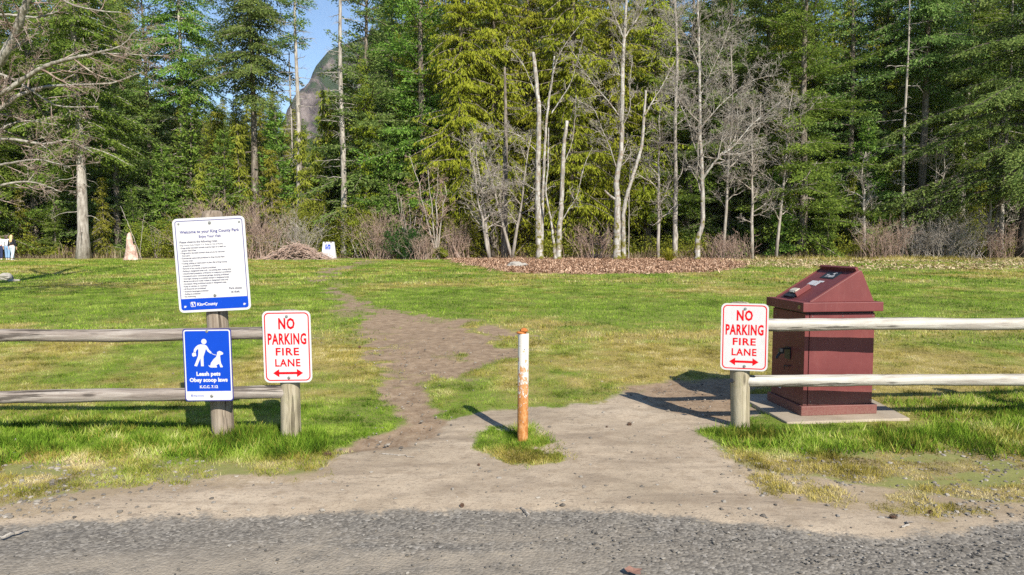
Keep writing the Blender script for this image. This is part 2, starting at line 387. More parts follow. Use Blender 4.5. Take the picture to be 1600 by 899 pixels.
s = NT('ground soil and turf')
c = s.coord('World')
def A(n):
    a = s.n('ShaderNodeAttribute'); a.attribute_name = n; return a.outputs['Fac']
nb = s.noise(c, 1.1, 5, 0.6); nm_ = s.noise(c, 9, 5, 0.65); nf = s.noise(c, 60, 5, 0.7); nvf = s.noise(c, 190, 3, 0.7)
stretch = s.noise(s.coord('World', (0.35, 1.6, 1)), 2.2, 6, 0.65, 0.6)
sandc = s.ramp(nb, [(0.3, (0.29, 0.235, 0.17)), (0.5, (0.40, 0.325, 0.24)), (0.7, (0.465, 0.385, 0.29))])
sandc = s.mix(s.ramp(stretch, [(0.47, 0.0), (0.66, 0.8)]), sandc, (0.24, 0.19, 0.14))
sandc = s.mix(s.math('MULTIPLY', s.ramp(nm_, [(0.50, 0.0), (0.66, 1.0)]), 0.5), sandc, (0.225, 0.17, 0.12))
sandc = s.mix(s.math('MULTIPLY', s.ramp(nf, [(0.54, 0.0), (0.64, 1.0)]), 0.6), sandc, (0.20, 0.155, 0.115))
sandc = s.mix(s.math('MULTIPLY', s.ramp(s.noise(s.coord('World', (1, 2.4, 1)), 16, 5, 0.7, 0.8), [(0.56, 0.0), (0.64, 1.0)]), 0.55), sandc, (0.145, 0.115, 0.09))
pathc = s.ramp(nm_, [(0.3, (0.165, 0.112, 0.072)), (0.55, (0.265, 0.190, 0.125)), (0.75, (0.37, 0.28, 0.195))])
pathc = s.mix(s.math('MULTIPLY', s.ramp(nf, [(0.5, 0.0), (0.66, 1.0)]), 0.5), pathc, (0.38, 0.32, 0.26))
# road: grey crushed stone with tan dust showing through in streaks
cell = s.n('ShaderNodeTexVoronoi'); s.l(c, cell.inputs['Vector']); cell.inputs['Scale'].default_value = 75
cellb = s.n('ShaderNodeTexVoronoi'); s.l(c, cell.inputs['Vector']); s.l(c, cellb.inputs['Vector']); cellb.inputs['Scale'].default_value = 32
bw = s.n('ShaderNodeRGBToBW'); s.l(cell.outputs['Color'], bw.inputs[0])
grav = s.ramp(bw.outputs[0], [(0.1, (0.080, 0.073, 0.064)), (0.5, (0.178, 0.162, 0.139)), (0.8, (0.275, 0.250, 0.213)), (0.97, (0.40, 0.37, 0.33))])
dust = s.ramp(nm_, [(0.3, (0.24, 0.205, 0.16)), (0.7, (0.35, 0.30, 0.235))])
roadf = s.ramp(s.math('ADD', s.math('MULTIPLY', stretch, 0.75), s.math('MULTIPLY', nm_, 0.3)), [(0.40, 0.0), (0.56, 0.9)])
roadc = s.mix(s.math('MULTIPLY', roadf, s.math('SUBTRACT', 1.0, s.math('MULTIPLY', A('band'), 0.8))), grav, dust)
roadc = s.mix(s.math('MULTIPLY', A('band'), 0.10), roadc, (0.07, 0.066, 0.062))
roadc = s.mix(s.math('MULTIPLY', nf, 0.30), roadc, (0.12, 0.115, 0.11))
grassc = s.mix(nm_, (0.095, 0.145, 0.018), (0.190, 0.265, 0.036))
grassy = s.mix(nm_, (0.24, 0.20, 0.055), (0.42, 0.33, 0.125))
lawnc = s.mix(s.ramp(s.math('ADD', A('yel'), s.math('MULTIPLY', s.math('SUBTRACT', nf, 0.5), 0.9)), [(0.2, 0.0), (0.8, 1.0)]), grassc, grassy)
lawnc = s.mix(s.math('MULTIPLY', s.ramp(nf, [(0.52, 0.0), (0.70, 1.0)]), 0.6), lawnc, (0.045, 0.06, 0.014))
lawnc = s.mix(s.math('MULTIPLY', s.ramp(nb, [(0.56, 0.0), (0.70, 1.0)]), 0.25), lawnc, (0.25, 0.20, 0.11))
soilmix = s.math('MULTIPLY', s.ramp(s.noise(c, 22, 5, 0.7), [(0.44, 0.0), (0.60, 1.0)]), 0.5)
lawnc = s.mix(soilmix, lawnc, (0.20, 0.150, 0.080))
lawnc = s.mix(s.math('MULTIPLY', A('mossy'), 0.8), lawnc, s.ramp(nm_, [(0.35, (0.17, 0.135, 0.085)), (0.5, (0.26, 0.205, 0.125)), (0.65, (0.24, 0.215, 0.09))]))
mulchc = s.ramp(nf, [(0.32, (0.14, 0.075, 0.042)), (0.5, (0.34, 0.21, 0.135)), (0.68, (0.52, 0.37, 0.26))])
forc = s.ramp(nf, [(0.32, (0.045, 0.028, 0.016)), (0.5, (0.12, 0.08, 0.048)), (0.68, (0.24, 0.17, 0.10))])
strawc = s.ramp(nf, [(0.32, (0.15, 0.10, 0.05)), (0.5, (0.31, 0.235, 0.13)), (0.68, (0.46, 0.37, 0.22))])
def edge(f, k=0.6): return s.ramp(s.math('ADD', s.math('ADD', f, s.math('MULTIPLY', s.math('SUBTRACT', nf, 0.5), k)), s.math('MULTIPLY', s.math('SUBTRACT', nm_, 0.5), k)), [(0.35, 0.0), (0.65, 1.0)])
col = s.mix(edge(A('path')), s.mix(edge(A('sand')), grassc, sandc), pathc)
col = s.mix(edge(A('road'), 0.9), col, roadc)
col = s.mix(s.math('MULTIPLY', edge(A('mossy'), 1.2), 0.45), col, (0.27, 0.205, 0.12))
col = s.mix(edge(A('lawn'), 1.1), col, lawnc)
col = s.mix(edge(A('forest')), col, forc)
col = s.mix(s.math('MULTIPLY', edge(A('straw'), 1.6), 0.8), col, strawc)
col = s.mix(edge(A('mulch'), 0.8), col, mulchc)
h = s.math('ADD', s.math('MULTIPLY', nf, 0.30), s.math('MULTIPLY', nvf, 0.18))
h = s.math('ADD', h, s.math('MULTIPLY', nm_, 0.8))
hg = s.math('MULTIPLY', s.math('SUBTRACT', 0.6, cell.outputs['Distance']), A('road'))
h = s.math('ADD', h, s.math('MULTIPLY', hg, 0.5))
s.bsdf(col, 0.95, normal=s.bump(h, 0.6, 0.011), spec=0.1)
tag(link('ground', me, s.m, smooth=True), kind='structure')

# ------------------------------------------------------------------ grass
def grass_points(n, x0, x1, y0, y1, dens_key='lawn', seed=0, thr=0.5):
    r = np.random.default_rng(seed)
    k = r.random(n)
    # area-uniform in a fan that follows the depth (wide far away, narrow close by)
    y = np.sqrt(y0*y0+(y1*y1-y0*y0)*k); x = (r.random(n)*2-1)*(y*0.80+0.35)
    L = layout(x, y); p = L['lawn']
    keep = r.random(n) < sstep(0.25, 0.8, p)
    return x[keep], y[keep], {k_: v[keep] for k_, v in L.items()}
BL = dict(V=[], tone=[], rnd=[])
def blades(x, y, hgt, wid, tone, seed, lean=0.5):
    r = np.random.default_rng(seed); n = len(x)
    a = r.random(n)*2*PI; z = gz(x, y)-0.004
    l = hgt*(0.6+0.8*r.random(n)); b = r.random(n)*2*PI; ln = lean*l*(0.3+r.random(n))
    wv = np.stack([np.cos(a)*wid/2, np.sin(a)*wid/2, np.zeros(n)], -1)
    B = np.stack([x, y, z], -1)
    T = B+np.stack([np.cos(b)*ln, np.sin(b)*ln, np.sqrt(np.maximum(l*l-ln*ln*0.8, l*l*0.1))], -1)
    BL['V'].append(np.stack([B-wv, B+wv, T], 1)); BL['tone'].append(tone); q = 1.0 if y.mean() < 8 else (1.8 if y.mean() < 18 else 3.2); BL['rnd'].append(np.clip(0.45*r.random(n)+1.7*(fbm(x*5/q, y*5/q, 401, 3)-.5)+0.8*(fbm(x*16/q, y*16/q, 402, 2)-.5)+.28, 0, 1))
def exclude(x, y):
    # keep the concrete pad and the bollard foot clear
    return sdist(PAD, x, y) < 0.0
PAD = np.array([G(1160, 628), G(1205, 672), G(1425, 664), G(1375, 640)])
PAD = np.array([[1.90, 5.62], [1.90, 4.72], [2.86, 4.82], [2.93, 5.70]])
for (n, y0, y1, hh, ww, sd_) in ((150000, 3.0, 4.7, 0.026, 0.0045, 4), (330000, 3.1, 8.5, 0.022, 0.0042, 1), (190000, 8.5, 20, 0.035, 0.011, 2), (150000, 20, 47.5, 0.06, 0.028, 3)):
    x, y, L = grass_points(n, 0, 0, y0, y1, seed=sd_)
    k = exclude(x, y); x, y = x[k], y[k]; L = {a: b[k] for a, b in L.items()}
    k = (L['lawn'] > .25); x, y = x[k], y[k]; L = {a: b[k] for a, b in L.items()}
    r = np.random.default_rng(sd_+50)
    tone = np.clip(L['yel']+(r.random(len(x))-.5)*0.5, 0, 1)
    hgt = hh*(0.45+0.9*fbm(x*1.3, y*1.3, 71, 3)+.8*sstep(.52, .7, fbm(x*7, y*7, 72, 3)))*(1-0.2*L['mossy'])
    blades(x, y, hgt, ww, tone, sd_+10, lean=0.75)
def lush(poly, n, hgt, wid, seed, tone=0.15, pts=None, clump=0.45):
    r = np.random.default_rng(seed)
    P = poly; lo = P.min(0); hi = P.max(0)
    x = lo[0]+(hi[0]-lo[0])*r.random(n); y = lo[1]+(hi[1]-lo[1])*r.random(n)
    d = sdist(P, x+(fbm(x*3, y*3, seed)-.5)*0.3, y+(fbm(x*3, y*3, seed+5)-.5)*0.3)
    cl = fbm(x*6, y*6, seed+9, 3)*.7+fbm(x*1.6, y*2.2, seed+19, 2)*.3
    k = (r.random(n) < sstep(-0.03, 0.16, d)*sstep(clump-0.12, clump+0.10, cl+0.05)) & exclude(x, y) & (np.hypot(x-0.066, y-4.32) > .045)
    x, y = x[k], y[k]
    blades(x, y, hgt*0.68*(0.15+1.5*cl[k]), wid, np.clip(tone-.06+(r.random(len(x))**3)*.8-.1+(fbm(x*2.5, y*2.5, seed+3)-.5)*1.5, 0, 1), seed+1, lean=0.7)
lush(PX((-300, 690), (0, 665), (150, 650), (300, 655), (340, 668), (500, 672), (515, 700), (480, 722), (330, 722), (200, 730), (0, 735), (-300, 770)), 30000, 0.088, 0.008, 101, 0.06)
lush(PX((330, 668), (400, 672), (500, 672), (512, 700), (470, 716), (330, 712)), 11000, 0.125, 0.009, 107, 0.05, clump=0.3)
lush(PX((-300, 640), (300, 628), (500, 625), (600, 610), (612, 650), (540, 668), (300, 660), (-300, 690)), 40000, 0.045, 0.005, 113, 0.15)
lush(PX((1084, 678), (1150, 662), (1230, 672), (1290, 678), (1420, 668), (1620, 650), (2200, 650), (2200, 745), (1600, 722), (1400, 712), (1250, 712), (1120, 705)), 44000, 0.10, 0.008, 131, 0.15, clump=0.38)
lush(PX((1370, 628), (1640, 600), (2200, 600), (2200, 660), (1600, 660), (1430, 662)), 34000, 0.08, 0.008, 137, 0.08, clump=0.36)
lush(PX((770, 676), (800, 664), (850, 668), (868, 690), (850, 702), (800, 700)), 5200, 0.075, 0.005, 151, 0.05, clump=0.25)
lush(PX((750, 690), (880, 690), (900, 720), (840, 738), (770, 722)), 4200, 0.028, 0.005, 157, 0.6, clump=0.35)
r = np.random.default_rng(191); n = 26000; x = 8+38*r.random(n); y = 44+8*r.random(n); px_ = x/y*FPX+800; k = (r.random(n) < sstep(1120, 1450, px_)*sstep(.40, .62, fbm(x*.5, y*.5, 192, 3)+.1)); x, y = x[k], y[k]
blades(x, y, .16+.34*fbm(x*.8, y*.8, 193, 2)*sstep(44, 49, y), .035, .75+.25*r.random(len(x)), 194, lean=.7)
V = np.concatenate([b.reshape(-1, 3) for b in BL['V']]); n = len(V)//3
me = fast_mesh('grass', V, np.arange(3*n), np.full(n, 3))
fattr(me, 'tone', np.repeat(np.concatenate(BL['tone']), 3)); fattr(me, 'rnd', np.repeat(np.concatenate(BL['rnd']), 3))
s = NT('grass blades')
def A2(n_):
    a = s.n('ShaderNodeAttribute'); a.attribute_name = n_; return a.outputs['Fac']
gc = s.ramp(A2('rnd'), [(0.0, (0.050, 0.10, 0.012)), (0.5, (0.175, 0.300, 0.028)), (1.0, (0.38, 0.50, 0.08))])
yc = s.ramp(A2('rnd'), [(0.0, (0.14, 0.12, 0.025)), (0.5, (0.40, 0.34, 0.075)), (0.8, (0.60, 0.50, 0.18)), (1.0, (0.72, 0.62, 0.36))])
cc = s.mix(s.ramp(A2('tone'), [(0.15, 0.0), (0.85, 1.0)]), gc, yc)
d = s.n('ShaderNodeBsdfDiffuse'); s.l(cc, d.inputs[0]); t = s.n('ShaderNodeBsdfTranslucent'); s.l(cc, t.inputs[0])
mx = s.n('ShaderNodeMixShader'); mx.inputs[0].default_value = 0.4; s.l(d.outputs[0], mx.inputs[1]); s.l(t.outputs[0], mx.inputs[2]); s.l(mx.outputs[0], s.out.inputs[0])
tag(link('grass', me, s.m), 'short mown meadow grass with longer tufts by the fences', 'grass', kind='stuff')

# ------------------------------------------------------------------ loose stones on the road and verge
def rocks(name, n, fn, rmin, rmax, mat, seed, label):
    r = np.random.default_rng(seed)
    t = (1+5**.5)/2
    IV = np.array([(-1, t, 0), (1, t, 0), (-1, -t, 0), (1, -t, 0), (0, -1, t), (0, 1, t), (0, -1, -t), (0, 1, -t), (t, 0, -1), (t, 0, 1), (-t, 0, -1), (-t, 0, 1)], float); IV /= np.linalg.norm(IV[0])
    IF = np.array([(0, 11, 5), (0, 5, 1), (0, 1, 7), (0, 7, 10), (0, 10, 11), (1, 5, 9), (5, 11, 4), (11, 10, 2), (10, 7, 6), (7, 1, 8), (3, 9, 4), (3, 4, 2), (3, 2, 6), (3, 6, 8), (3, 8, 9), (4, 9, 5), (2, 4, 11), (6, 2, 10), (8, 6, 7), (9, 8, 1)])
    x, y = fn(r, n); n = len(x)
    rad = rmin+(rmax-rmin)*r.random(n)**(5 if rmax > .01 else 3)
    Vv = IV[None]*(0.6+0.7*r.random((n, 12, 1)))
    Vv = Vv*np.stack([np.ones(n), 0.6+0.4*r.random(n), 0.35+0.3*r.random(n)], -1)[:, None, :]*rad[:, None, None]
    a = r.random(n)*2*PI; ca, sa = np.cos(a)[:, None], np.sin(a)[:, None]
    xx = Vv[..., 0]*ca-Vv[..., 1]*sa; yy = Vv[..., 0]*sa+Vv[..., 1]*ca
    z = gz(x, y)+rad*0.12-0.008*(layout(x, y)['road'] > .5)
    Vv = np.stack([xx+x[:, None], yy+y[:, None], Vv[..., 2]+z[:, None]], -1)
    F = (IF[None]+np.arange(n)[:, None, None]*12).reshape(-1, 3)
    me = fast_mesh(name, Vv.reshape(-1, 3), F, np.full(len(F), 3))
    return tag(link(name, me, mat), label, 'gravel', kind='stuff')
def rock_mat(name, a, b, c_):
    s = NT(name); g = s.n('ShaderNodeNewGeometry'); n_ = s.noise(s.coord('World'), 60, 4, 0.6)
    f = s.math('ADD', s.math('MULTIPLY', g.outputs['Random Per Island'], 0.8), s.math('MULTIPLY', n_, 0.25))
    s.bsdf(s.ramp(f, [(0.1, a), (0.55, b), (1.0, c_)]), 0.9, spec=0.2); return s.m
M['stone'] = rock_mat('crushed grey stone', (0.06, 0.056, 0.052), (0.14, 0.128, 0.112), (0.33, 0.305, 0.27))
M['pebble'] = rock_mat('verge pebbles', (0.09, 0.08, 0.07), (0.185, 0.165, 0.14), (0.33, 0.30, 0.26))
def on_road(r, n):
    y = 1.9+1.9*r.random(n); x = (r.random(n)*2-1)*(0.85*y+0.5); L = layout(x, y)
    dens = L['road']*(0.12+0.88*sstep(-0.3, 2.2, x+(fbm(x*1.5, y*3, 7)-.5)*3))*sstep(0.35, 0.62, fbm(x*1.2, y*4, 8)+0.12)
    k = r.random(n) < dens; return x[k], y[k]
rocks('road_gravel', 30000, on_road, 0.0015, 0.0095, M['stone'], 11, 'grey crushed stone scattered over the gravel road')
def on_verge(r, n):
    y = 3.1+6*r.random(n)**1.6; x = (r.random(n)*2-1)*(0.85*y+0.5); L = layout(x, y)
    dens = np.clip(0.05*L['sand']+0.14*L['path']+0.5*L['mossy']*sstep(0.5, 0.66, fbm(x*2.2, y*2.2, 19))+0.01, 0, 1)*(1-L['road'])
    k = (r.random(n) < dens) & exclude(x, y); return x[k], y[k]
rocks('verge_pebbles', 90000, on_verge, 0.0016, 0.017, M['pebble'], 12, 'small loose pebbles on the bare earth and verge')
# ------------------------------------------------------------------ text and sign building
_font_objs = []
def text_faces(acc, body, size, cx, cz, y=-0.0035, bold=0.0, sx=1.0, align='CENTER', sp=1.0, shear=0.0):
    cu = bpy.data.curves.new('text', 'FONT'); cu.body = body; cu.size = size; cu.offset = bold; cu.space_character = sp
    cu.align_x = align; cu.align_y = 'CENTER'; cu.resolution_u = 2; cu.shear = shear; cu.fill_mode = 'FRONT'
    o = bpy.data.objects.new('text', cu)
    C.objects.link(o); dg = bpy.context.evaluated_depsgraph_get()
    me = bpy.data.meshes.new_from_object(o.evaluated_get(dg))
    V = np.array([v.co[:] for v in me.vertices]); F = [tuple(p.vertices) for p in me.polygons]
    bpy.data.objects.remove(o); bpy.data.curves.remove(cu); bpy.data.meshes.remove(me)
    if not len(V): return 0
    acc.add(np.stack([V[:, 0]*sx+cx, np.full(len(V), y), V[:, 1]+cz], -1), F)
    return (V[:, 0].max()-V[:, 0].min())*sx
def flat(acc, poly, y):
    y = y-3e-5*(acc.n % 40)/4          # overlapping pieces of one marking never share a plane
    acc.add([(x, y, z) for x, z in poly], [tuple(range(len(poly)))])
def disc(acc, cx, cz, r, y, n=20, rz=None):
    flat(acc, [(cx+r*math.cos(a*2*PI/n), cz+(rz or r)*math.sin(a*2*PI/n)) for a in range(n)], y)
def stroke(acc, pts, wd, y):
    for (a, b), (c_, d_) in zip(pts[:-1], pts[1:]):
        L = math.hypot(c_-a, d_-b)+1e-9; nx_, nz_ = -(d_-b)/L*wd/2, (c_-a)/L*wd/2
        flat(acc, [(a-nx_, b-nz_), (c_-nx_, d_-nz_), (c_+nx_, d_+nz_), (a+nx_, b+nz_)], y)
def bolts(root, pts, y=-0.002):
    for x, z in pts:
        a = Acc()
        n = 6; prism(a, [(x+0.0065*math.cos(PI/3*k+.2), z+0.0065*math.sin(PI/3*k+.2)) for k in range(n)], y-0.006, y)
        prism(a, [(x+0.0095*math.cos(PI/8*k), z+0.0095*math.sin(PI/8*k)) for k in range(16)], y-0.0015, y)
        obj('bolt', a, M['bolt'], root)
def sign_root(name, label, loc, roll=0, yaw=0, pitch=0, group=None):
    o = thing(name, label, 'sign', loc, 0, group); o.rotation_euler = (pitch, roll, yaw); return o

# ---- wooden rail fences
def lumpy(P0, P1, r, seed, n=40, sides=16, taper=1.0, knob=0.05):
    rr = np.random.default_rng(seed); t = np.linspace(0, 1, n)
    L = np.linalg.norm(np.array(P1)-np.array(P0))
    P = np.array(P0)[None]*(1-t[:, None])+np.array(P1)[None]*t[:, None]
    P[:, 2] += (fbm(t*L*0.9+seed, t*0+seed, seed)-.5)*0.03*(1 if abs(P1[2]-P0[2]) < .3 else 0)
    R = r*(1-(1-taper)*t)*(1+knob*(fbm(t*L*3+seed, t*0, seed+3)-.5)*2)
    a = Acc(); tube(a, P, R, sides, True); return a
def rail(root, P0, P1, r, seed, mat, ends=(0, 0)):
    # local X runs along the rail so that the grain follows it
    P0 = Vector(P0); P1 = Vector(P1); d = P1-P0; L = d.length
    a = lumpy((0, 0, 0), (L, 0, 0), r, seed, n=int(L*16), knob=0.13)
    V = a.verts()
    o = obj('rail', a, mat, root, smooth=True)
    q = d.to_track_quat('X', 'Z'); o.rotation_mode = 'QUATERNION'; o.rotation_quaternion = q; o.location = P0-root.location
    return o
def post(root, base, top, r, seed, mat, dome=0.35):
    P0 = Vector(base); P1 = Vector(top); d = P1-P0; L = d.length
    rr = np.random.default_rng(seed); n = 26; sides = 18
    t = np.concatenate([np.linspace(0, 0.965, n-3), [0.985, 0.996, 1.0]])
    R = r*np.concatenate([np.ones(n-3)*(1+0.03*np.sin(np.linspace(0, 5, n-3)+seed)), [0.96, 0.86, 0.62]])
    a = Acc(); P = np.stack([0.004*np.sin(t*4+seed), 0*t, t*L], -1); tube(a, P, R, sides, True)
    o = obj('post', a, mat, root, smooth=True)
    q = d.to_track_quat('Z', 'Y'); o.rotation_mode = 'QUATERNION'; o.rotation_quaternion = q; o.location = P0-root.location
    return o
def up(px, py, Yd, below=0.12):
    v = at(px, py, Yd); return v
fl = thing('rail_fence', 'weathered two-rail wooden fence carrying the rules sign and the leash sign', 'fence', (-1.41, 4.36, 0))
YL = 4.345
rail(fl, at(-640, 531, YL-.03), at(452, 519.5, YL), 0.0425, 3, M['rail'])
rail(fl, at(-640, 629, YL-.03), at(452, 614.5, YL), 0.044, 8, M['rail'])
post(fl, tuple(at(350.5, 702, 4.445)), tuple(at(331, 329.5, 4.445)), 0.068, 1, M['postbrown'])
p2 = at(455, 705, 4.36); post(fl, (p2.x, p2.y, -0.05), tuple(at(452, 484, 4.36)), 0.0635, 2, M['post'])
post(fl, (-4.35, 4.33, -0.05), (-4.36, 4.33, 0.87), 0.064, 5, M['post'])
fr = thing('rail_fence', 'bleached two-rail wooden fence running in front of the maroon bin', 'fence', (1.57, 4.66, 0))
p3 = at(1157, 680, 4.665); post(fr, (p3.x, p3.y, -0.05), tuple(at(1155, 472, 4.665)), 0.0665, 4, M['post'])
railp = wood_mat('bleached rail wood', 0, (0.37, 0.345, 0.305), (0.17, 0.14, 0.115), (0.52, 0.50, 0.455)); M['railpale'] = railp
Xr, Yr = 6.6, 4.97
rail(fr, at(1160, 507.5, 4.655), (Xr, Yr, at(1600, 505.8, 4.79).z-0.005), 0.0425, 12, railp)
rail(fr, at(1160, 596.3, 4.655), (Xr, Yr, at(1600, 591.0, 4.79).z-0.01), 0.043, 15, railp)
post(fr, (4.25, 4.80, -0.05), (4.26, 4.80, 0.86), 0.066, 6, M['post'])
a = Acc(); a2 = at(1147.5, 596, 4.60); tube(a, [(a2.x-0.03, a2.y-.02, a2.z+.01), (a2.x-0.012, a2.y+.005, a2.z)], [0.014, 0.014], 12); 
for v in a.V: v -= np.array(fr.location)
obj('knot_hole', a, M['black'], fr)

# ---- no parking signs
def no_parking(loc, yaw, roll, label):
    W, H_ = 0.305, 0.457
    t = sign_root('parking_sign', label, loc, roll, yaw)
    a = Acc(); prism(a, rrect(W, H_, 0.035), -0.002, 0.0); obj('panel', a, M['white'], t)
    a = Acc(); ring(a, rrect(W-0.022, H_-0.022, 0.030), rrect(W-0.036, H_-0.036, 0.024), -0.0027, -0.0021)
    obj('border', a, M['red'], t)
    a = Acc(); y = -0.0028
    def line(tx, cz, h, wd, bold, sx_):
        tmp = Acc(); w_ = text_faces(tmp, tx, h/0.70, 0, 0, y, bold, 1.0, sp=1.12)
        V_ = tmp.verts(); k = wd/(V_[:, 0].max()-V_[:, 0].min()); mx_ = (V_[:, 0].max()+V_[:, 0].min())/2; mz = (V_[:, 2].max()+V_[:, 2].min())/2
        kz = h/(V_[:, 2].max()-V_[:, 2].min())
        a.add(np.stack([(V_[:, 0]-mx_)*k, V_[:, 1], (V_[:, 2]-mz)*kz+cz], -1), tmp.F)
    line('NO', 0.147, 0.074, 0.104, 0.0038, 1); line('PARKING', 0.050, 0.074, 0.244, 0.0036, 1)
    line('FIRE', -0.031, 0.049, 0.148, 0.0017, 1); line('LANE', -0.102, 0.049, 0.160, 0.0017, 1)
    z0 = -0.168
    flat(a, [(-0.062, z0-.0075), (0.062, z0-.0075), (0.062, z0+.0075), (-0.062, z0+.0075)], y)
    flat(a, [(-0.095, z0), (-0.056, z0-.026), (-0.056, z0+.026)], y); flat(a, [(0.095, z0), (0.056, z0+.026), (0.056, z0-.026)], y)
    obj('lettering', a, M['red'], t)
    bolts(t, [(0.002, 0.192), (0.004, -0.199)], -0.0028)
    return t
no_parking(at(449, 542, 4.285), 0.0, -0.012, 'white and red no parking fire lane sign beside the blue leash sign')
no_parking(at(1163, 527, 4.588), math.radians(-14), 0.0, 'white and red no parking fire lane sign beside the maroon bin')

# ---- pictogram of a walker with a dog
def picto(acc, k, ox, oz, y):
    def T(P): return [((x-1238)*k+ox, (410-z)*k+oz) for x, z in P]
    cx, cz = T([(1217, 317)])[0]; disc(acc, cx, cz, 16.5*k, y)
    for P in ([(1196, 334), (1222, 336), (1234, 346), (1228, 362), (1222, 380), (1210, 412), (1178, 408), (1180, 380), (1180, 356), (1176, 342)],
              [(1180, 338), (1196, 334), (1186, 354), (1168, 372), (1161, 390), (1149, 388), (1154, 364), (1166, 348)],
              [(1222, 336), (1234, 344), (1248, 370), (1262, 384), (1256, 393), (1238, 380), (1226, 358)],
              [(1178, 404), (1196, 408), (1188, 428), (1168, 472), (1151, 468), (1170, 424)],
              [(1190, 406), (1211, 408), (1210, 430), (1210, 471), (1193, 471), (1192, 432)],
              [(1142, 388), (1164, 384), (1166, 406), (1146, 411), (1140, 402)],
              [(1296, 384), (1310, 376), (1322, 380), (1334, 390), (1332, 398), (1316, 403), (1312, 410), (1294, 406)],
              [(1294, 402), (1313, 404), (1315, 426), (1312, 452), (1292, 464), (1262, 470), (1254, 452), (1272, 428), (1288, 414)],
              [(1302, 430), (1314, 426), (1318, 454), (1328, 474), (1326, 479), (1312, 479), (1306, 458)],
              [(1256, 448), (1282, 452), (1290, 470), (1292, 480), (1256, 480), (1250, 468)],
              [(1240, 464), (1252, 470), (1262, 472), (1260, 480), (1250, 479), (1240, 470)]):
        flat(acc, T(P), y)
    stroke(acc, T([(1258, 388), (1272, 398), (1300, 404)]), 3.2*k, y)
    stroke(acc, T([(1150, 388), (1153, 380), (1160, 387)]), 3*k, y)
def crest(acc, cx, cz, s_, y):
    ring(acc, rrect(s_, s_, s_*.16, 3, cx, cz), rrect(s_*.80, s_*.80, s_*.1, 3, cx, cz), y, y+.0002)
    flat(acc, [(cx+a_*s_, cz+b_*s_) for a_, b_ in ((-.40, .40), (-.05, .40), (-.08, .22), (-.02, .05), (.08, .0), (.02, -.12), (.08, -.2), (-.05, -.40), (-.12, -.40), (-.2, -.1), (-.3, .1))], y)
    flat(acc, [(cx+a_*s_, cz+b_*s_) for a_, b_ in ((.10, .42), (.34, .42), (.34, .10), (.22, .02), (.18, .22))], y)
    stroke(acc, [(cx-.62*s_, cz+.30*s_), (cx-.35*s_, cz+.42*s_)], s_*.12, y)

W, H_ = 0.307, 0.462
t = sign_root('leash_sign', 'blue leash and scoop sign with a white walker and dog', at(325.3, 570.5, 4.275), -0.012, 0)
a = Acc(); prism(a, rrect(W, H_, 0.018), -0.002, 0.0); obj('panel', a, M['darkblue'], t)
a = Acc(); prism(a, rrect(W-.012, H_-.012, 0.016), -0.0026, -0.0021); obj('border', a, M['white'], t)
a = Acc(); P = rrect(W-.028, H_-.028, 0.010); P = [(x, max(z, -H_/2+0.064)) for x, z in P]
P = [(x, z) for i_, (x, z) in enumerate(P) if i_ == 0 or (x, z) != P[i_-1]]; flat(a, P, -0.0030); obj('field', a, M['blue'], t)
a = Acc(); picto(a, 0.00102, 0.002, 0.055, -0.0034)
text_faces(a, 'Leash pets', 0.0345, 0, -0.057, -0.0034, 0.0016, 1.04); text_faces(a, 'Obey scoop laws', 0.0345, 0, -0.096, -0.0034, 0.0016, 1.0)
text_faces(a, 'K.C.C. 7.12', 0.0235, 0, -0.140, -0.0034, 0.0011, 1.04)
obj('lettering', a, M['white'], t)
a = Acc(); crest(a, -0.108, -0.195, 0.013, -0.0034); text_faces(a, 'King County', 0.0125, -0.098, -0.196, -0.0034, 0.0002, 1.0, 'LEFT'); obj('footer_lettering', a, M['blue'], t)
bolts(t, [(0.002, 0.214), (0.016, -0.199)], -0.0034)

W, H_ = 0.461, 0.600
t = sign_root('rules_sign', 'white park rules sign with a blue footer, leaning on the tallest post', at(331, 413.5, 4.358), -0.050, 0.0)
a = Acc(); prism(a, rrect(W, H_, 0.030), -0.002, 0.0); obj('panel', a, M['white'], t)
a = Acc(); ring(a, rrect(W-.030, H_-.030, 0.016), rrect(W-.038, H_-.038, 0.013), -0.0027, -0.0021); obj('border', a, M['darkblue'], t)
a = Acc(); P = rrect(W-.030, H_-.030, 0.016); zt = -H_/2+0.088; P = [(x, min(z, zt)) for x, z in P]
P = [(x, z) for i_, (x, z) in enumerate(P) if i_ == 0 or (x, z) != P[i_-1]]; flat(a, P, -0.0032); obj('footer', a, M['blue'], t)
a = Acc(); y = -0.0032
text_faces(a, 'Welcome to your King County Park', 0.0262, 0.002, 0.212, y, 0.0005, 0.97); text_faces(a, 'Enjoy Your Visit', 0.0225, 0.002, 0.180, y, 0.0004, 0.95)
obj('title_lettering', a, M['darkblue'], t)
a = Acc()
text_faces(a, 'Please observe the following rules:', 0.0170, -0.194, 0.149, y, 0.0003, 1.02, 'LEFT')
text_faces(a, 'King County Code Chapter 7.12  Rules for Use of Facility', 0.0118, -0.194, 0.130, y, 0.0001, 1.0, 'LEFT')
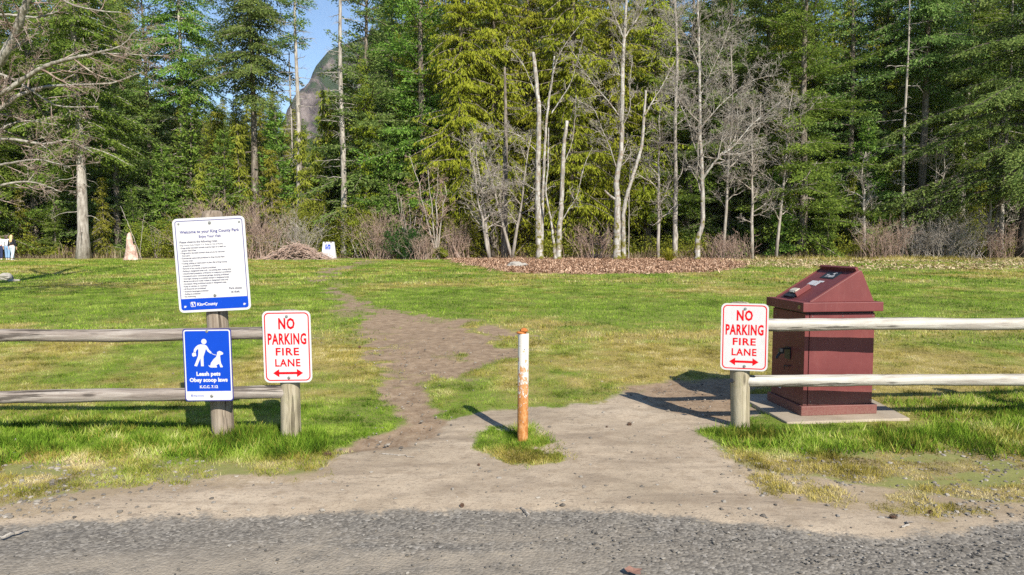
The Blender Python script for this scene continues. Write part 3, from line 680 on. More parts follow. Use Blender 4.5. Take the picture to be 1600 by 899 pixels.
rules = ['\u2022 Dogs and/or domestic animals must be kept on a leash no', '   greater than 8 feet', '\u2022 Dogs and/or domestic animal\u2019s feces are to be removed', '   from park',
         '\u2022 Commercial watercraft prohibited in King County Park', '   County areas', '\u2022 Cutting, picking or destruction of plant life in King County', '   property is prohibited',
         '\u2022 Removal of any county property prohibited', '\u2022 Parking in designated areas only - no parking after closing time', '\u2022 Unauthorized possession of firearms or weapons is prohibited',
         '\u2022 Household and/or commercial garbage dumping prohibited', '\u2022 Overnight camping is prohibited except in designated areas', '\u2022 Model aircraft and model rockets in designated areas only',
         '\u2022 Horseback riding prohibited except in designated areas', '\u2022 Keep all vehicles on roadways', '\u2022 All fireworks are prohibited', '\u2022 Alcoholic beverages prohibited', '\u2022 Golfing is prohibited', '\u2022 No swimming']
for k, r_ in enumerate(rules): text_faces(a, r_, 0.0124, -0.194, 0.112-k*0.0163, y, 0.0003, 0.98, 'LEFT')
text_faces(a, 'Park closes', 0.0180, 0.140, -0.157, y, 0.0004, 1.0); text_faces(a, 'at dusk.', 0.0180, 0.140, -0.180, y, 0.0004, 1.0)
obj('rules_lettering', a, M['ink'], t)
a = Acc(); crest(a, -0.138, -0.249, 0.032, -0.0036); text_faces(a, 'KingCounty', 0.0275, -0.113, -0.251, -0.0036, 0.0010, 0.98, 'LEFT'); obj('footer_lettering', a, M['white'], t)
for x0, z0 in ((-0.190, -0.262), (0.190, -0.262)):
    a = Acc(); disc(a, x0, z0, 0.007, -0.0036, 10); stroke(a, [(x0-.008, z0-.006), (x0+.010, z0+.004)], .003, -0.0040); obj('scratch', a, M['white'], t)
bolts(t, [(0.008, 0.265), (0.006, -0.198)], -0.0034)
bolts(t, [(-0.190, 0.266), (0.196, 0.262)], 0.0008)

# ---- bollard
s = NT('white paint with rust'); c = s.coord('Object'); z = s.n('ShaderNodeSeparateXYZ'); s.l(c, z.inputs[0])
n1 = s.noise(s.coord('Object', (1, 1, 0.55)), 40, 6, 0.75, 0.4); n2 = s.noise(c, 9, 3, 0.6)
zz = s.math('MULTIPLY', z.outputs[2], 1.0)
f = s.math('ADD', s.math('ADD', s.math('MULTIPLY', n1, 1.78), s.math('MULTIPLY', n2, 0.3)), s.math('MULTIPLY', zz, -1.0))
rf = s.ramp(f, [(0.62, 0.0), (0.70, 1.0)])
rust = s.ramp(n1, [(0.3, (0.16, 0.06, 0.02)), (0.5, (0.40, 0.165, 0.045)), (0.7, (0.55, 0.34, 0.18))])
band = s.math('MULTIPLY', s.ramp(zz, [(0.44, 0.0), (0.455, 1.0), (0.475, 1.0), (0.49, 0.0)]), s.ramp(n1, [(0.48, 0.0), (0.53, 1.0)]))
rf = s.math('MAXIMUM', rf, band)
s.bsdf(s.mix(rf, s.mix(n2, (0.62, 0.61, 0.59), (0.50, 0.48, 0.44)), rust), 0.6, normal=s.bump(s.math('SUBTRACT', n1, rf), 0.4, 0.002))
M['rustpaint'] = s.m
s = NT('rusted iron'); c = s.coord('Object'); n1 = s.noise(c, 60, 5, 0.7)
s.bsdf(s.ramp(n1, [(0.3, (0.09, 0.03, 0.012)), (0.5, (0.36, 0.12, 0.03)), (0.72, (0.60, 0.26, 0.09))]), 0.9, normal=s.bump(n1, 0.8, 0.003), spec=0.2); M['rust'] = s.m
b0 = at(816.5, 690, 4.36); zt = at(813, 521, 4.36).z
t = thing('bollard', 'rusty white pipe bollard in the worn gap between the fences', 'bollard', (b0.x, 4.36, 0)); t.rotation_euler = (0, 0.008, 0)
a = Acc(); R_ = 0.035
lathe(a, [(R_, -0.12), (R_, 0), (R_, zt-.003), (R_-.003, zt), (R_-.006, zt), (R_-.006, zt-.05), (0.002, zt-.05)], 28)
obj('pipe', a, M['rustpaint'], t, smooth=False)
a = Acc(); lathe(a, [(0.021, zt-.05), (0.024, zt+.006), (0.021, zt+.013)], 14, (-0.006, 0, 0)); lathe(a, [(0.012, zt+.006), (0.024, zt+.012), (0.026, zt+.020), (0.019, zt+.03), (0.008, zt+.036)], 12, (0.002, -0.006, 0))
tube(a, [(-0.044, -0.020, zt+.008), (-0.02, -0.026, zt+.006), (0.012, -0.026, zt-.002)], [0.007, 0.009, 0.006], 8)
tube(a, [(-0.02, -0.016, zt+.01), (-0.012, -0.024, zt+.026), (0.014, -0.018, zt+.03), (0.026, -0.01, zt+.016)], [0.005, 0.006, 0.006, 0.005], 8)
obj('hasp', a, M['rust'], t, smooth=True)
a = Acc(); tube(a, [(0.008, -R_+.001, zt-.098), (0.008, -R_-.002, zt-.098)], [0.0035, 0.0035], 8); obj('rivet', a, M['bolt'], t)

# ---- maroon bin on its concrete pad
s = NT('maroon enamel'); c = s.coord('Object'); n1 = s.noise(c, 5, 4, 0.6); n2 = s.noise(c, 90, 3, 0.6); n3 = s.noise(s.coord('Object', (6, 6, 1)), 6, 5, 0.7)
k = s.ramp(n1, [(0.3, (0.125, 0.029, 0.030)), (0.7, (0.165, 0.042, 0.041))])
k = s.mix(s.math('MULTIPLY', s.ramp(n3, [(0.55, 0.0), (0.75, 1.0)]), 0.25), k, (0.23, 0.10, 0.09))
z = s.n('ShaderNodeSeparateXYZ'); s.l(c, z.inputs[0])
dirt = s.math('MULTIPLY', s.ramp(z.outputs[2], [(0.0, 1.0), (0.10, 0.55), (0.2, 0.0)]), s.ramp(n2, [(0.35, 0.25), (0.65, 1.0)]))
k = s.mix(s.math('MULTIPLY', dirt, 0.55), k, (0.24, 0.17, 0.13))
k = s.mix(s.ramp(n2, [(0.72, 0.0), (0.76, 0.6)]), k, (0.45, 0.32, 0.30))
s.bsdf(k, 0.5, normal=s.bump(n1, 0.25, 0.004), spec=0.35); M['maroon'] = s.m
s = NT('concrete slab'); c = s.coord('World'); n1 = s.noise(c, 4, 5, 0.6); n2 = s.noise(c, 80, 4, 0.7)
k = s.ramp(n1, [(0.3, (0.27, 0.225, 0.17)), (0.7, (0.40, 0.34, 0.265))]); k = s.mix(s.math('MULTIPLY', s.ramp(n2, [(0.5, 0.0), (0.7, 1.0)]), 0.5), k, (0.24, 0.20, 0.16))
s.bsdf(k, 0.9, normal=s.bump(n2, 0.5, 0.003), spec=0.2); M['concrete'] = s.m
a = Acc(); cp = [(1.93, 4.72), (2.86, 4.83), (2.92, 5.66), (1.86, 5.60)]
a.add([(x, y_, -0.05) for x, y_ in cp]+[(x, y_, 0.018) for x, y_ in cp], [(3, 2, 1, 0), (4, 5, 6, 7), (0, 1, 5, 4), (1, 2, 6, 5), (2, 3, 7, 6), (3, 0, 4, 7)])
tag(obj('concrete_pad', a, M['concrete'], None, bevel=0.008), 'pale concrete pad under the maroon bin', 'concrete pad')
t = thing('litter_bin', 'maroon steel litter bin with sloping lid on a concrete pad', 'bin', (2.100, 4.885, 0.018), math.radians(7))
a = Acc()
def bx(x0, x1, y0, y1, z0, z1): box(a, ((x0+x1)/2, (y0+y1)/2, (z0+z1)/2), (x1-x0, y1-y0, z1-z0))
a = Acc(); bx(0, 0.592, 0, 0.505, 0.0, 0.070); obj('plinth', a, M['maroon'], t, bevel=0.004)
a = Acc(); bx(0.028, 0.556, 0.026, 0.475, 0.060, 0.765); obj('dark_gap_core', a, M['black'], t)  # black core added so the gap beside the door reads as dark
a = Acc(); bx(0.058, 0.562, 0.018, 0.482, 0.072, 0.745); obj('body', a, M['maroon'], t, bevel=0.003)
a = Acc(); bx(0.020, 0.0525, 0.018, 0.482, 0.072, 0.745); dd = obj('door', a, M['maroon'], t, bevel=0.003)
a = Acc(); bx(0.012, 0.0195, 0.20, 0.275, 0.38, 0.47); obj('latch_plate', a, M['black'], dd)
a = Acc(); bx(-0.045, 0.012, 0.215, 0.225, 0.455, 0.468); bx(-0.062, -0.030, 0.205, 0.235, 0.425, 0.462); tube(a, [(-0.055, .22, .43), (-0.078, .215, .405), (-0.088, .212, .39)], [.010, .009, .010], 8); obj('padlock', a, M['black'], dd)
a = Acc(); tube(a, [(0.016, 0.19, 0.335), (-0.006, 0.20, 0.33), (-0.010, 0.24, 0.325), (0.016, 0.27, 0.327)], [.004]*4, 6); tube(a, [(-0.006, .245, .325), (-.004, .247, .295)], [.003, .003], 6); obj('handle', a, M['black'], dd)
a = Acc(); box(a, (0.0185, 0.345, 0.155), (0.002, 0.035, 0.045)); obj('paper_label', a, M['white'], dd)
for u_ in (0.05, 0.43): a = Acc(); tube(a, [(0.0195, u_, 0.70), (0.016, u_, 0.70)], [.005, .005], 8); obj('rivet', a, M['bolt'], dd)
a = Acc(); bx(-0.020, 0.600, -0.022, 0.520, 0.760, 0.828); obj('lid_skirt', a, M['maroon'], t, bevel=0.004)
a = Acc(); box(a, (-0.0215, 0.030, 0.792), (0.003, 0.034, 0.026)); obj('number_plate', a, flat_mat('dull brass plate', (0.30, 0.24, 0.10), 0.5, 0.6), t)
a = Acc(); prism(a, [(0.050, 0.828), (0.548, 0.828), (0.444, 1.054), (0.424, 1.054)], 0.012, 0.488); hood = obj('hood', a, M['maroon'], t, bevel=0.003)
for u_, z_ in ((0.075, 0.725), (0.545, 0.725), (0.075, 0.10), (0.545, 0.10), (0.31, 0.725)): a = Acc(); tube(a, [(u_, 0.0185, z_), (u_, 0.0145, z_)], [.0045, .0035], 8); obj('rivet', a, M['bolt'], t)
sl_ = Vector((0.424-0.050, 0, 1.054-0.828)); Ls = sl_.length; ang = math.atan2(sl_.z, sl_.x)
def on_slope(a_, s0, s1, y0, y1, h0, h1):     # box on the sloping face: s along the slope, h above it
    e = np.array([math.cos(ang), 0, math.sin(ang)]); n_ = np.array([-math.sin(ang), 0, math.cos(ang)]); o_ = np.array([0.050, 0, 0.828])
    V_ = [o_+e*s_+np.array([0, 1, 0])*y_+n_*h_ for s_ in (s0, s1) for y_ in (y0, y1) for h_ in (h0, h1)]
    a_.add(V_, [(0, 1, 3, 2), (4, 6, 7, 5), (0, 4, 5, 1), (2, 3, 7, 6), (0, 2, 6, 4), (1, 5, 7, 3)])
a = Acc(); on_slope(a, 0.0, Ls, 0.012, 0.020, 0.0, 0.008); on_slope(a, 0.0, Ls, 0.480, 0.488, 0.0, 0.008); on_slope(a, Ls-0.016, Ls+.004, 0.0205, 0.4795, 0.0, 0.030); obj('rim', a, M['maroon'], hood)
a = Acc(); on_slope(a, 0.035, 0.165, 0.235, 0.248, 0.002, 0.040); on_slope(a, 0.045, 0.16, 0.3, 0.41, -0.01, 0.004); obj('chute', a, M['maroon'], hood, bevel=0.002)
a = Acc(); on_slope(a, 0.02, 0.125, 0.255, 0.41, 0.001, 0.012); obj('chute_opening', a, M['black'], hood)
a = Acc()
rr_ = np.random.default_rng(4)
for k_ in range(4):
    q0 = rr_.random(2); on_slope(a, 0.03+.05*q0[0], 0.06+.05*q0[0]+.03*q0[1], 0.29+.05*q0[1], 0.34+.06*q0[0], 0.012+.002*k_, 0.02+.003*k_)
obj('paper_wad', a, flat_mat('crumpled cream paper', (0.5, 0.46, 0.38), 0.8), hood, bevel=0.004)
a = Acc(); on_slope(a, 0.305, 0.395, 0.15, 0.33, 0.001, 0.003); dec = obj('decal', a, flat_mat('black decal', (0.012, 0.016, 0.02), 0.4), hood)
a = Acc()
on_slope(a, 0.205, 0.262, 0.285, 0.36, 0.001, 0.0022); on_slope(a, 0.200, 0.25, 0.235, 0.275, 0.001, 0.0024); on_slope(a, 0.25, 0.268, 0.21, 0.275, 0.001, 0.0026); obj('sticker', a, M['white'], hood)
a = Acc(); tx = Acc(); text_faces(tx, 'Trash', 0.050, 0, 0, 0, 0.0012)
Vt = tx.verts(); e = np.array([math.cos(ang), 0, math.sin(ang)]); n_ = np.array([-math.sin(ang), 0, math.cos(ang)])
a.add(np.array([0.050, 0, 0.828])+(0.338+Vt[:, 2:3])*e+np.stack([0*Vt[:, 0], 0.24-Vt[:, 0], 0*Vt[:, 0]], -1)+n_*0.0036, tx.F)
on_slope(a, 0.363, 0.377, 0.215, 0.235, 0.003, 0.0038); on_slope(a, 0.379, 0.386, 0.20, 0.224, 0.003, 0.0038)
obj('lettering', a, M['white'], dec)

# ---- free-standing A-frame sign at the wood's edge
A0 = G(514, 404.5)
t = thing('folding_sign', 'white folding sandwich board with a small blue dog-walking notice', 'sign', (A0[0], A0[1], 0), math.radians(6))
hA, wb, wt = 1.22, 1.02, 0.80
for sgn, nm in ((-1, 'board'), (1, 'board')):
    V_ = []
    for dy in (0, 0.02):
        for x, z_ in ((-wb/2, 0), (wb/2, 0), (wt/2, hA), (-wt/2, hA)): V_.append((x, sgn*(0.32-0.28*z_/hA)+dy*1.0, z_+.01))
    a = Acc(); a.add(V_, [(0, 1, 2, 3), (7, 6, 5, 4), (0, 4, 5, 1), (1, 5, 6, 2), (2, 6, 7, 3), (3, 7, 4, 0)]); b_ = obj('board', a, M['white'], t)
    if sgn < 0:
        def fb(x, z_): return (x, -(0.32-0.28*z_/hA)-0.006, z_)
        a = Acc(); a.add([fb(x, z_) for x, z_ in ((-.22, .68), (.14, .68), (.14, 1.04), (-.22, 1.04))], [(0, 1, 2, 3)]); obj('notice', a, M['blue'], b_)
        a = Acc(); tmp = Acc(); picto(tmp, 0.0013, -0.04, 0.90, 0); V2 = tmp.verts(); a.add([(x, fb(x, z_)[1]-.004, z_) for x, _, z_ in V2], tmp.F)
        for z0 in (0.72, 0.755): a.add([(x, fb(x, z_)[1]-.004, z_) for x, z_ in ((-.15, z0-.008), (.08, z0-.008), (.08, z0+.008), (-.15, z0+.008))], [(0, 1, 2, 3)])
        obj('pictogram', a, M['white'], b_)
        a = Acc(); a.add([fb(x, z_) for x, z_ in ((-.07, 1.125), (.03, 1.125), (.03, 1.16), (-.07, 1.16))], [(0, 1, 2, 3)]); obj('hand_hole', a, M['black'], b_)
for x in (-.24, .18):
    a = Acc(); box(a, (x, -0.03, hA-.03), (0.07, 0.09, 0.12)); obj('hinge', a, flat_mat('dark brown hinge', (0.08, 0.05, 0.045), 0.6), t)

# ---- standing stone, small white stones
def boulder(name, mat, dims, seed, label, cat, loc, rz=0, pw=1.0, nu=26, nv=20):
    rr = np.random.default_rng(seed)
    a = Acc(); Vv = []
    for i_ in range(nv+1):
        ph = PI*i_/nv
        for j_ in range(nu):
            th = 2*PI*j_/nu
            p_ = np.array([math.sin(ph)*math.cos(th), math.sin(ph)*math.sin(th), math.cos(ph)])
            Vv.append(p_)
    Vv = np.array(Vv); f_ = 1+0.42*(fbm(Vv[:, 0]*2.1+seed, Vv[:, 1]*2.1+Vv[:, 2]*2.6, seed, 5)-.5)*2
    for _ in range(10):                     # chip facets
        n_ = rr.normal(size=3); n_ /= np.linalg.norm(n_); d_ = 0.72+0.2*rr.random(); q = Vv@n_; Vv = Vv-np.maximum(q-d_, 0)[:, None]*n_
    Vv = Vv*f_[:, None]*np.array(dims)
    Q_ = [(i_*nu+j_, (i_+1)*nu+j_, (i_+1)*nu+(j_+1) % nu, i_*nu+(j_+1) % nu) for i_ in range(nv) for j_ in range(nu)]
    a.add(Vv, Q_); o = obj(name, a, mat, None); o.location = loc; o.rotation_euler = (0, 0, rz)
    return tag(o, label, cat)
s = NT('pink stone'); c = s.coord('Object'); n1 = s.noise(c, 3.2, 6, 0.7)
s.bsdf(s.ramp(n1, [(0.32, (0.28, 0.16, 0.13)), (0.5, (0.50, 0.34, 0.28)), (0.64, (0.66, 0.53, 0.46))]), 0.9, normal=s.bump(n1, 0.8, 0.08)); M['pink'] = s.m
M['greystone'] = rock_mat('pale field stone', (0.18, 0.165, 0.15), (0.30, 0.28, 0.25), (0.42, 0.39, 0.36))
g0 = G(201, 407)
a = Acc(); prof = [(-.02, .46, -.02, .40), (.25, .44, 0.02, .36), (.6, .40, .04, .32), (.95, .30, .02, .26), (1.05, .22, -.06, .22), (1.4, .19, -.08, .18), (1.7, .14, -.06, .13), (1.86, .06, -.05, .06)]
Vv = []; ns_ = 12; rr = np.random.default_rng(5)
for zz_, w_, ox_, d_ in prof:
    for j_ in range(ns_):
        th = 2*PI*j_/ns_; k_ = 0.86+0.28*rr.random(); Vv.append((ox_+w_*k_*math.cos(th), d_*k_*math.sin(th), zz_+0.06*(rr.random()-.5)))
a.add(Vv, [(i_*ns_+j_, i_*ns_+(j_+1) % ns_, (i_+1)*ns_+(j_+1) % ns_, (i_+1)*ns_+j_) for i_ in range(len(prof)-1) for j_ in range(ns_)]+[tuple((len(prof)-1)*ns_+j_ for j_ in range(ns_))])
o = obj('standing_stone', a, M['pink']); o.location = (g0[0], g0[1]+.3, 0); tag(o, 'tall pinkish standing stone at the lawn edge', 'stone')
for px, py, dm, lb in ((4, 438, (.34, .22, .17), 'largest pale stone lying on the lawn below the walking people'), (21, 440, (.22, .07, .05), 'flat white sliver of rock beside the large pale lawn stone')):
    q = G(px, py); boulder('field_stone', M['greystone'], dm, px, lb, 'stone', (q[0], q[1], dm[2]*.4))
q = G(807, 418); boulder('mulch_boulder', M['greystone'], (.62, .35, .20), 33, 'low grey boulder half sunk in the wood chips', 'boulder', (q[0], q[1], 0.08))
q = G(831, 397.5); 

# ---- people on the lawn
def skin(name, pts, edges, rad, mat, parent, sub=2, flatx=None):
    me_ = bpy.data.meshes.new(name); me_.from_pydata([tuple(p) for p in pts], edges, []); me_.update()
    o = bpy.data.objects.new(name, me_); C.objects.link(o); o.parent = parent
    me_.materials.append(mat)
    m = o.modifiers.new('skin', 'SKIN'); m.use_smooth_shade = True
    if not me_.skin_vertices: bpy.context.view_layer.update()
    lay = me_.skin_vertices[0]
    for i_, r_ in enumerate(rad):
        lay.data[i_].radius = r_ if isinstance(r_, tuple) else (r_, r_); lay.data[i_].use_root = (i_ == 0)
    sb = o.modifiers.new('sub', 'SUBSURF'); sb.levels = sub; sb.render_levels = sub
    return o
def person(loc, rz, label, shirt, trousers, hairc, hair_len, stride, armsw, shoe=(0.7, 0.68, 0.66), skinc=(0.52, 0.33, 0.25)):
    t = thing('person', label, 'person', loc, rz, None)
    sk = flat_mat('skin tone', skinc, 0.6, vary=0.05)
    # skeleton facing -Y; stride moves the feet fore and aft
    P = [(0, 0, .93), (0, 0, 1.08), (0, .01, 1.25), (0, .01, 1.38), (0, 0, 1.47), (0, -.01, 1.55), (0, -.015, 1.64)]
    E_ = [(0, 1), (1, 2), (2, 3), (3, 4), (4, 5), (5, 6)]; R_ = [(.13, .10), (.105, .08), (.125, .09), (.11, .075), .045, (.068, .08), (.07, .085)]
    hips = {}
    for sx, k in ((-1, 0), (1, 1)):
        st = stride*sx; b = len(P)
        P += [(sx*.09, 0, .88), (sx*.10, -st*.45-.02, .49), (sx*.10, -st, .09), (sx*.105, -st-.13, .035)]
        E_ += [(0, b), (b, b+1), (b+1, b+2), (b+2, b+3)]; R_ += [.085, .055, .036, (.035, .025)]; hips[sx] = b
        b = len(P); sw = armsw*sx
        P += [(sx*.17, .01, 1.37), (sx*.215, sw*.35+.02, 1.11), (sx*.20, sw-.02, .88), (sx*.195, sw-.03, .82)]
        E_ += [(3, b), (b, b+1), (b+1, b+2), (b+2, b+3)]; R_ += [.048, .036, .024, (.034, .018)]
        for f_ in range(4):
            c_ = len(P); L_ = (.07, .08, .075, .06)[f_]
            P += [(sx*.195+(f_-1.5)*.0, sw-.03+(f_-1.5)*.019, .785), (sx*.190, sw-.035+(f_-1.5)*.021, .785-L_)]; E_ += [(b+3, c_), (c_, c_+1)]; R_ += [.009, .007]
        c_ = len(P); P += [(sx*.185, sw-.075, .81), (sx*.18, sw-.095, .775)]; E_ += [(b+3, c_), (c_, c_+1)]; R_ += [.010, .008]
    body = skin('body', P, E_, R_, sk, t)
    # face: nose, eyes, mouth, ears
    a = Acc(); prism(a, [(-.012, 1.60), (.012, 1.60), (0, 1.635)], -.125, -.095); obj('nose', a, sk, t)
    for sx in (-1, 1): a = Acc(); lathe(a, [(.004, -.02), (.016, -.008), (.018, .01), (.006, .02)], 8, (sx*.078, 0, 1.62)); obj('ear', a, sk, t)
    for sx in (-1, 1): a = Acc(); box(a, (sx*.028, -.103, 1.64), (.02, .008, .009)); obj('eye', a, M['black'], t)
    a = Acc(); box(a, (0, -.10, 1.578), (.04, .008, .007)); obj('mouth', a, M['lip'], t)
    sm = flat_mat('shirt', shirt, 0.9, vary=0.10, scale=6); tm = flat_mat('denim', trousers, 0.9, vary=0.15, scale=14); hm = flat_mat('hair', hairc, 0.6, vary=0.35, scale=30)
    skin('shirt', [(0, 0, .98), (0, 0, 1.12), (0, .01, 1.27), (0, .01, 1.385)]+sum([[(sx*.175, .01, 1.37), (sx*.218, armsw*sx*.35+.02, 1.11), (sx*.205, armsw*sx-.01, .92)] for sx in (-1, 1)], []),
         [(0, 1), (1, 2), (2, 3), (3, 4), (4, 5), (5, 6), (3, 7), (7, 8), (8, 9)], [(.155, .12), (.14, .11), (.15, .11), (.125, .085), .064, .054, .042, .064, .054, .042], sm, t)
    skin('trousers', [(0, 0, 1.02), (0, 0, .93)]+sum([[(sx*.095, 0, .85), (sx*.105, -stride*sx*.45-.02, .49), (sx*.105, -stride*sx, .10)] for sx in (-1, 1)], []),
         [(0, 1), (1, 2), (2, 3), (3, 4), (1, 5), (5, 6), (6, 7)], [(.14, .11), (.155, .125), .105, .082, .080, .105, .082, .080], tm, t)
    for sx in (-1, 1):
        skin('shoe', [(sx*.105, -stride*sx+.05, .045), (sx*.105, -stride*sx-.06, .045), (sx*.105, -stride*sx-.15, .035)], [(0, 1), (1, 2)], [(.042, .042), (.045, .04), (.04, .028)], flat_mat('shoe', shoe, 0.7), t)
    hp = [(0, .0, 1.70), (0, .035, 1.66), (0, .075, 1.56)]; hr_ = [(.06, .06), (.088, .085), (.10, .06)]
    if hair_len > 0.1: hp += [(0, .11, 1.56-hair_len*.6), (0.01, .12, 1.56-hair_len)]; hr_ += [(.12, .05), (.075, .03)]
    skin('hair', hp, [(i_, i_+1) for i_ in range(len(hp)-1)], hr_, hm, t)
    return t
q = G(20, 406.8); person((q[0], q[1], 0), PI*0.97, 'person with long blonde hair, black top and pale jeans walking away', (0.012, 0.014, 0.022), (0.52, 0.60, 0.68), (0.62, 0.40, 0.20), .36, .20, .10)
q = G(8, 406.4); person((q[0], q[1]+.25, 0), PI*1.02, 'dark-haired person in white top and blue jeans beside the blonde walker', (0.78, 0.78, 0.80), (0.20, 0.33, 0.52), (0.06, 0.035, 0.03), .14, .05, .12)
q = G(-1, 406.4); person((q[0], q[1]+.1, 0), PI*1.05, 'person in white top and navy trousers at the outer end of the walking trio', (0.80, 0.80, 0.82), (0.02, 0.03, 0.08), (0.07, 0.04, 0.03), .05, .08, .14)
# ------------------------------------------------------------------ trees
def unit(v): return v/(np.linalg.norm(v, axis=-1, keepdims=True)+1e-9)
def conifer_mesh(seed, H, R, cb, kind='fir', n=150, tr=0.30, mat=None, bark=None, shape=0.8, one_sided=None, dead=10, spray=1.0, lean=0.0):
    r = np.random.default_rng(seed); Q = []; tw = Acc()
    zt = np.linspace(-0.3, H, 14); bend = np.array([0.12*math.sin(seed+z*0.25) for z in zt]); bend -= bend[0]
    tube(tw, np.stack([bend+lean*zt, bend*0.6, zt], -1), tr*(1-zt.clip(0)/H*0.93)*(1+0.5*np.exp(-zt.clip(0)/0.5)), 10)
    def tx(z): return np.array([np.interp(z, zt, bend+lean*zt), np.interp(z, zt, bend*.6), z])
    gaps = [(r.random()*2*PI, cb+(H-cb)*r.random(), 0.6+r.random()) for _ in range(7)]
    for i_ in range(n):
        q = (i_+r.random())/n; z = cb+(H-cb)*q**1.05*0.985
        az = i_*2.399+r.normal()*0.5; rel = (z-cb)/(H-cb); z += .25*r.normal(); z = max(z, .4)
        prof = (1-rel)**shape*(0.55+0.45*min(1, rel*6+0.35))+0.03
        L = R*prof*((0.35+0.80*r.random()**0.8) if kind != 'cedar' else (.35+.8*r.random()))
        for ga, gzz, gw in gaps:
            if abs(z-gzz) < gw and math.cos(az-ga) > 0.6: L *= 0.45
        if one_sided is not None: L *= 0.55+0.75*max(0, math.cos(az-one_sided))
        if L < 0.25: L = 0.25
        out = np.array([math.cos(az), math.sin(az), 0]); side = np.array([-out[1], out[0], 0])
        if kind == 'cedar': a_, b_, c_ = 0.10+0.5*rel+.25*r.normal(), 0.75+.15*r.normal(), 0.28
        elif kind == 'droop': a_, b_, c_ = 0.05+0.3*rel, 0.50, 0.12
        else: a_, b_, c_ = 0.06+0.75*rel**1.5+0.22*r.normal(), 0.34+0.1*r.normal(), 0.14
        T = np.linspace(0, 1, 7); yaw = 0.25*r.normal()
        def pos(t):
            t = np.atleast_1d(t)[:, None]
            return tx(z)+out*L*t*0.96+side*L*yaw*t*t+np.array([0, 0, 1])*L*(a_*t-b_*t*t+c_*t**3)
        tube(tw, pos(T), 0.018+0.011*L*(1-T)**0.8, 3, False)
        step = 0.22 if kind != 'cedar' else 0.34
        m = max(3, int(L*0.86/step)); t = 0.06+0.94*(np.arange(m)+r.random(m))/m
        t = np.repeat(t, 2); sg = np.tile([-1, 1], m)[:, None]; p = pos(t)
        tan = unit(pos(np.minimum(t+.05, 1.05))-p)
        sd2 = unit(np.cross(tan, [0, 0, 1.0]))
        d = unit(tan*(0.75+0.3*r.random((2*m, 1)))+sd2*sg*(0.9+0.3*r.normal(size=(2*m, 1)))+np.array([0, 0, 1])*(0.12*r.normal(size=(2*m, 1))-(0.22 if kind != 'fir' else 0.05)))
        bq = 1.0 if kind == 'cedar' else 1.25
        bl = bq*(0.16+0.40*L*(1-t)**0.8*(0.5+0.7*r.random(2*m))+0.18*r.random(2*m)).clip(0.15, 1.35)
        kk = np.maximum(2, (bl/0.078).astype(int)); idx = np.repeat(np.arange(2*m), kk)
        fr = np.concatenate([(np.arange(k)+0.5*r.random(k))/k for k in kk]); N = len(idx)
        dr = 0.28 if kind == 'cedar' else 0.14
        sp = p[idx]+d[idx]*(bl[idx]*fr)[:, None]-np.array([0, 0, 1])*(bl[idx]*fr**2*dr)[:, None]
        sp = sp+r.normal(size=(N, 3))*(np.array([.03, .03, .05]) if kind == 'cedar' else np.array([.05, .05, .08]))
        if kind == 'cedar':
            dd_ = unit(d[idx]*(0.55+0.3*r.random((N, 1)))+0.35*r.normal(size=(N, 3))+np.array([0, 0, -1.0]))
            nrm = unit(r.normal(size=(N, 3))*0.6+out*0.7+np.array([0, 0, 0.6])); ln = 0.16+0.22*r.random(N); wd = 0.055+0.05*r.random(N)
        else:
            dd_ = unit(d[idx]+0.62*r.normal(size=(N, 3))+np.array([0, 0, -0.10 if kind == 'fir' else -0.35])+out*0.3)
            nrm = unit(np.array([0, 0, 0.8])+0.65*r.normal(size=(N, 3))+out*0.6); ln = 0.15+0.15*r.random(N); wd = 0.065+0.05*r.random(N)
        ln = ln*spray; wd = wd*spray
        w_ = unit(np.cross(dd_, nrm)); l_ = ln[:, None]; wv = w_*(wd/2)[:, None]
        Q.append(np.stack([sp, sp+dd_*l_*0.45+wv, sp+dd_*l_, sp+dd_*l_*0.45-wv], 1))
    for k in range(dead):          # bare dead limbs under the crown
        z = (0.9+(max(cb, 2)-0.5)*r.random()); az = r.random()*2*PI; L = (0.6+1.5*r.random())
        T = np.linspace(0, 1, 5)[:, None]; o_ = np.array([math.cos(az), math.sin(az), 0])
        tube(tw, tx(z)+o_*L*T+np.array([0, 0, 1])*(-0.25*L*T**2+0.06*np.sin(T*9+k)), 0.028*(1-T[:, 0])+0.012, 3, False)
    V_ = np.concatenate(Q).reshape(-1, 3); nq = len(V_)//4
    me_ = fast_mesh('crown', V_, np.arange(4*nq), np.full(nq, 4)); me_.materials.append(mat)
    F = tw.F; mt = fast_mesh('trunk', tw.verts(), np.fromiter((i for f in F for i in f), dtype=np.int32), [len(f) for f in F]); mt.materials.append(bark)
    mt.polygons.foreach_set('use_smooth', [True]*len(mt.polygons))
    return me_, mt
def place(proto, px, Yd, label, s_=1.0, rz=0.0, name='conifer', cat='conifer', group=None, sz=None, mats=None):
    X_ = (px-800)/FPX*Yd*1.0
    t = thing(name, label, cat, (X_, Yd, 0), rz, group); t.scale = (s_, s_, (sz or s_))
    for me_, nm in zip(proto, ('crown', 'trunk')):
        o = link(nm, me_, None, t)
    return t

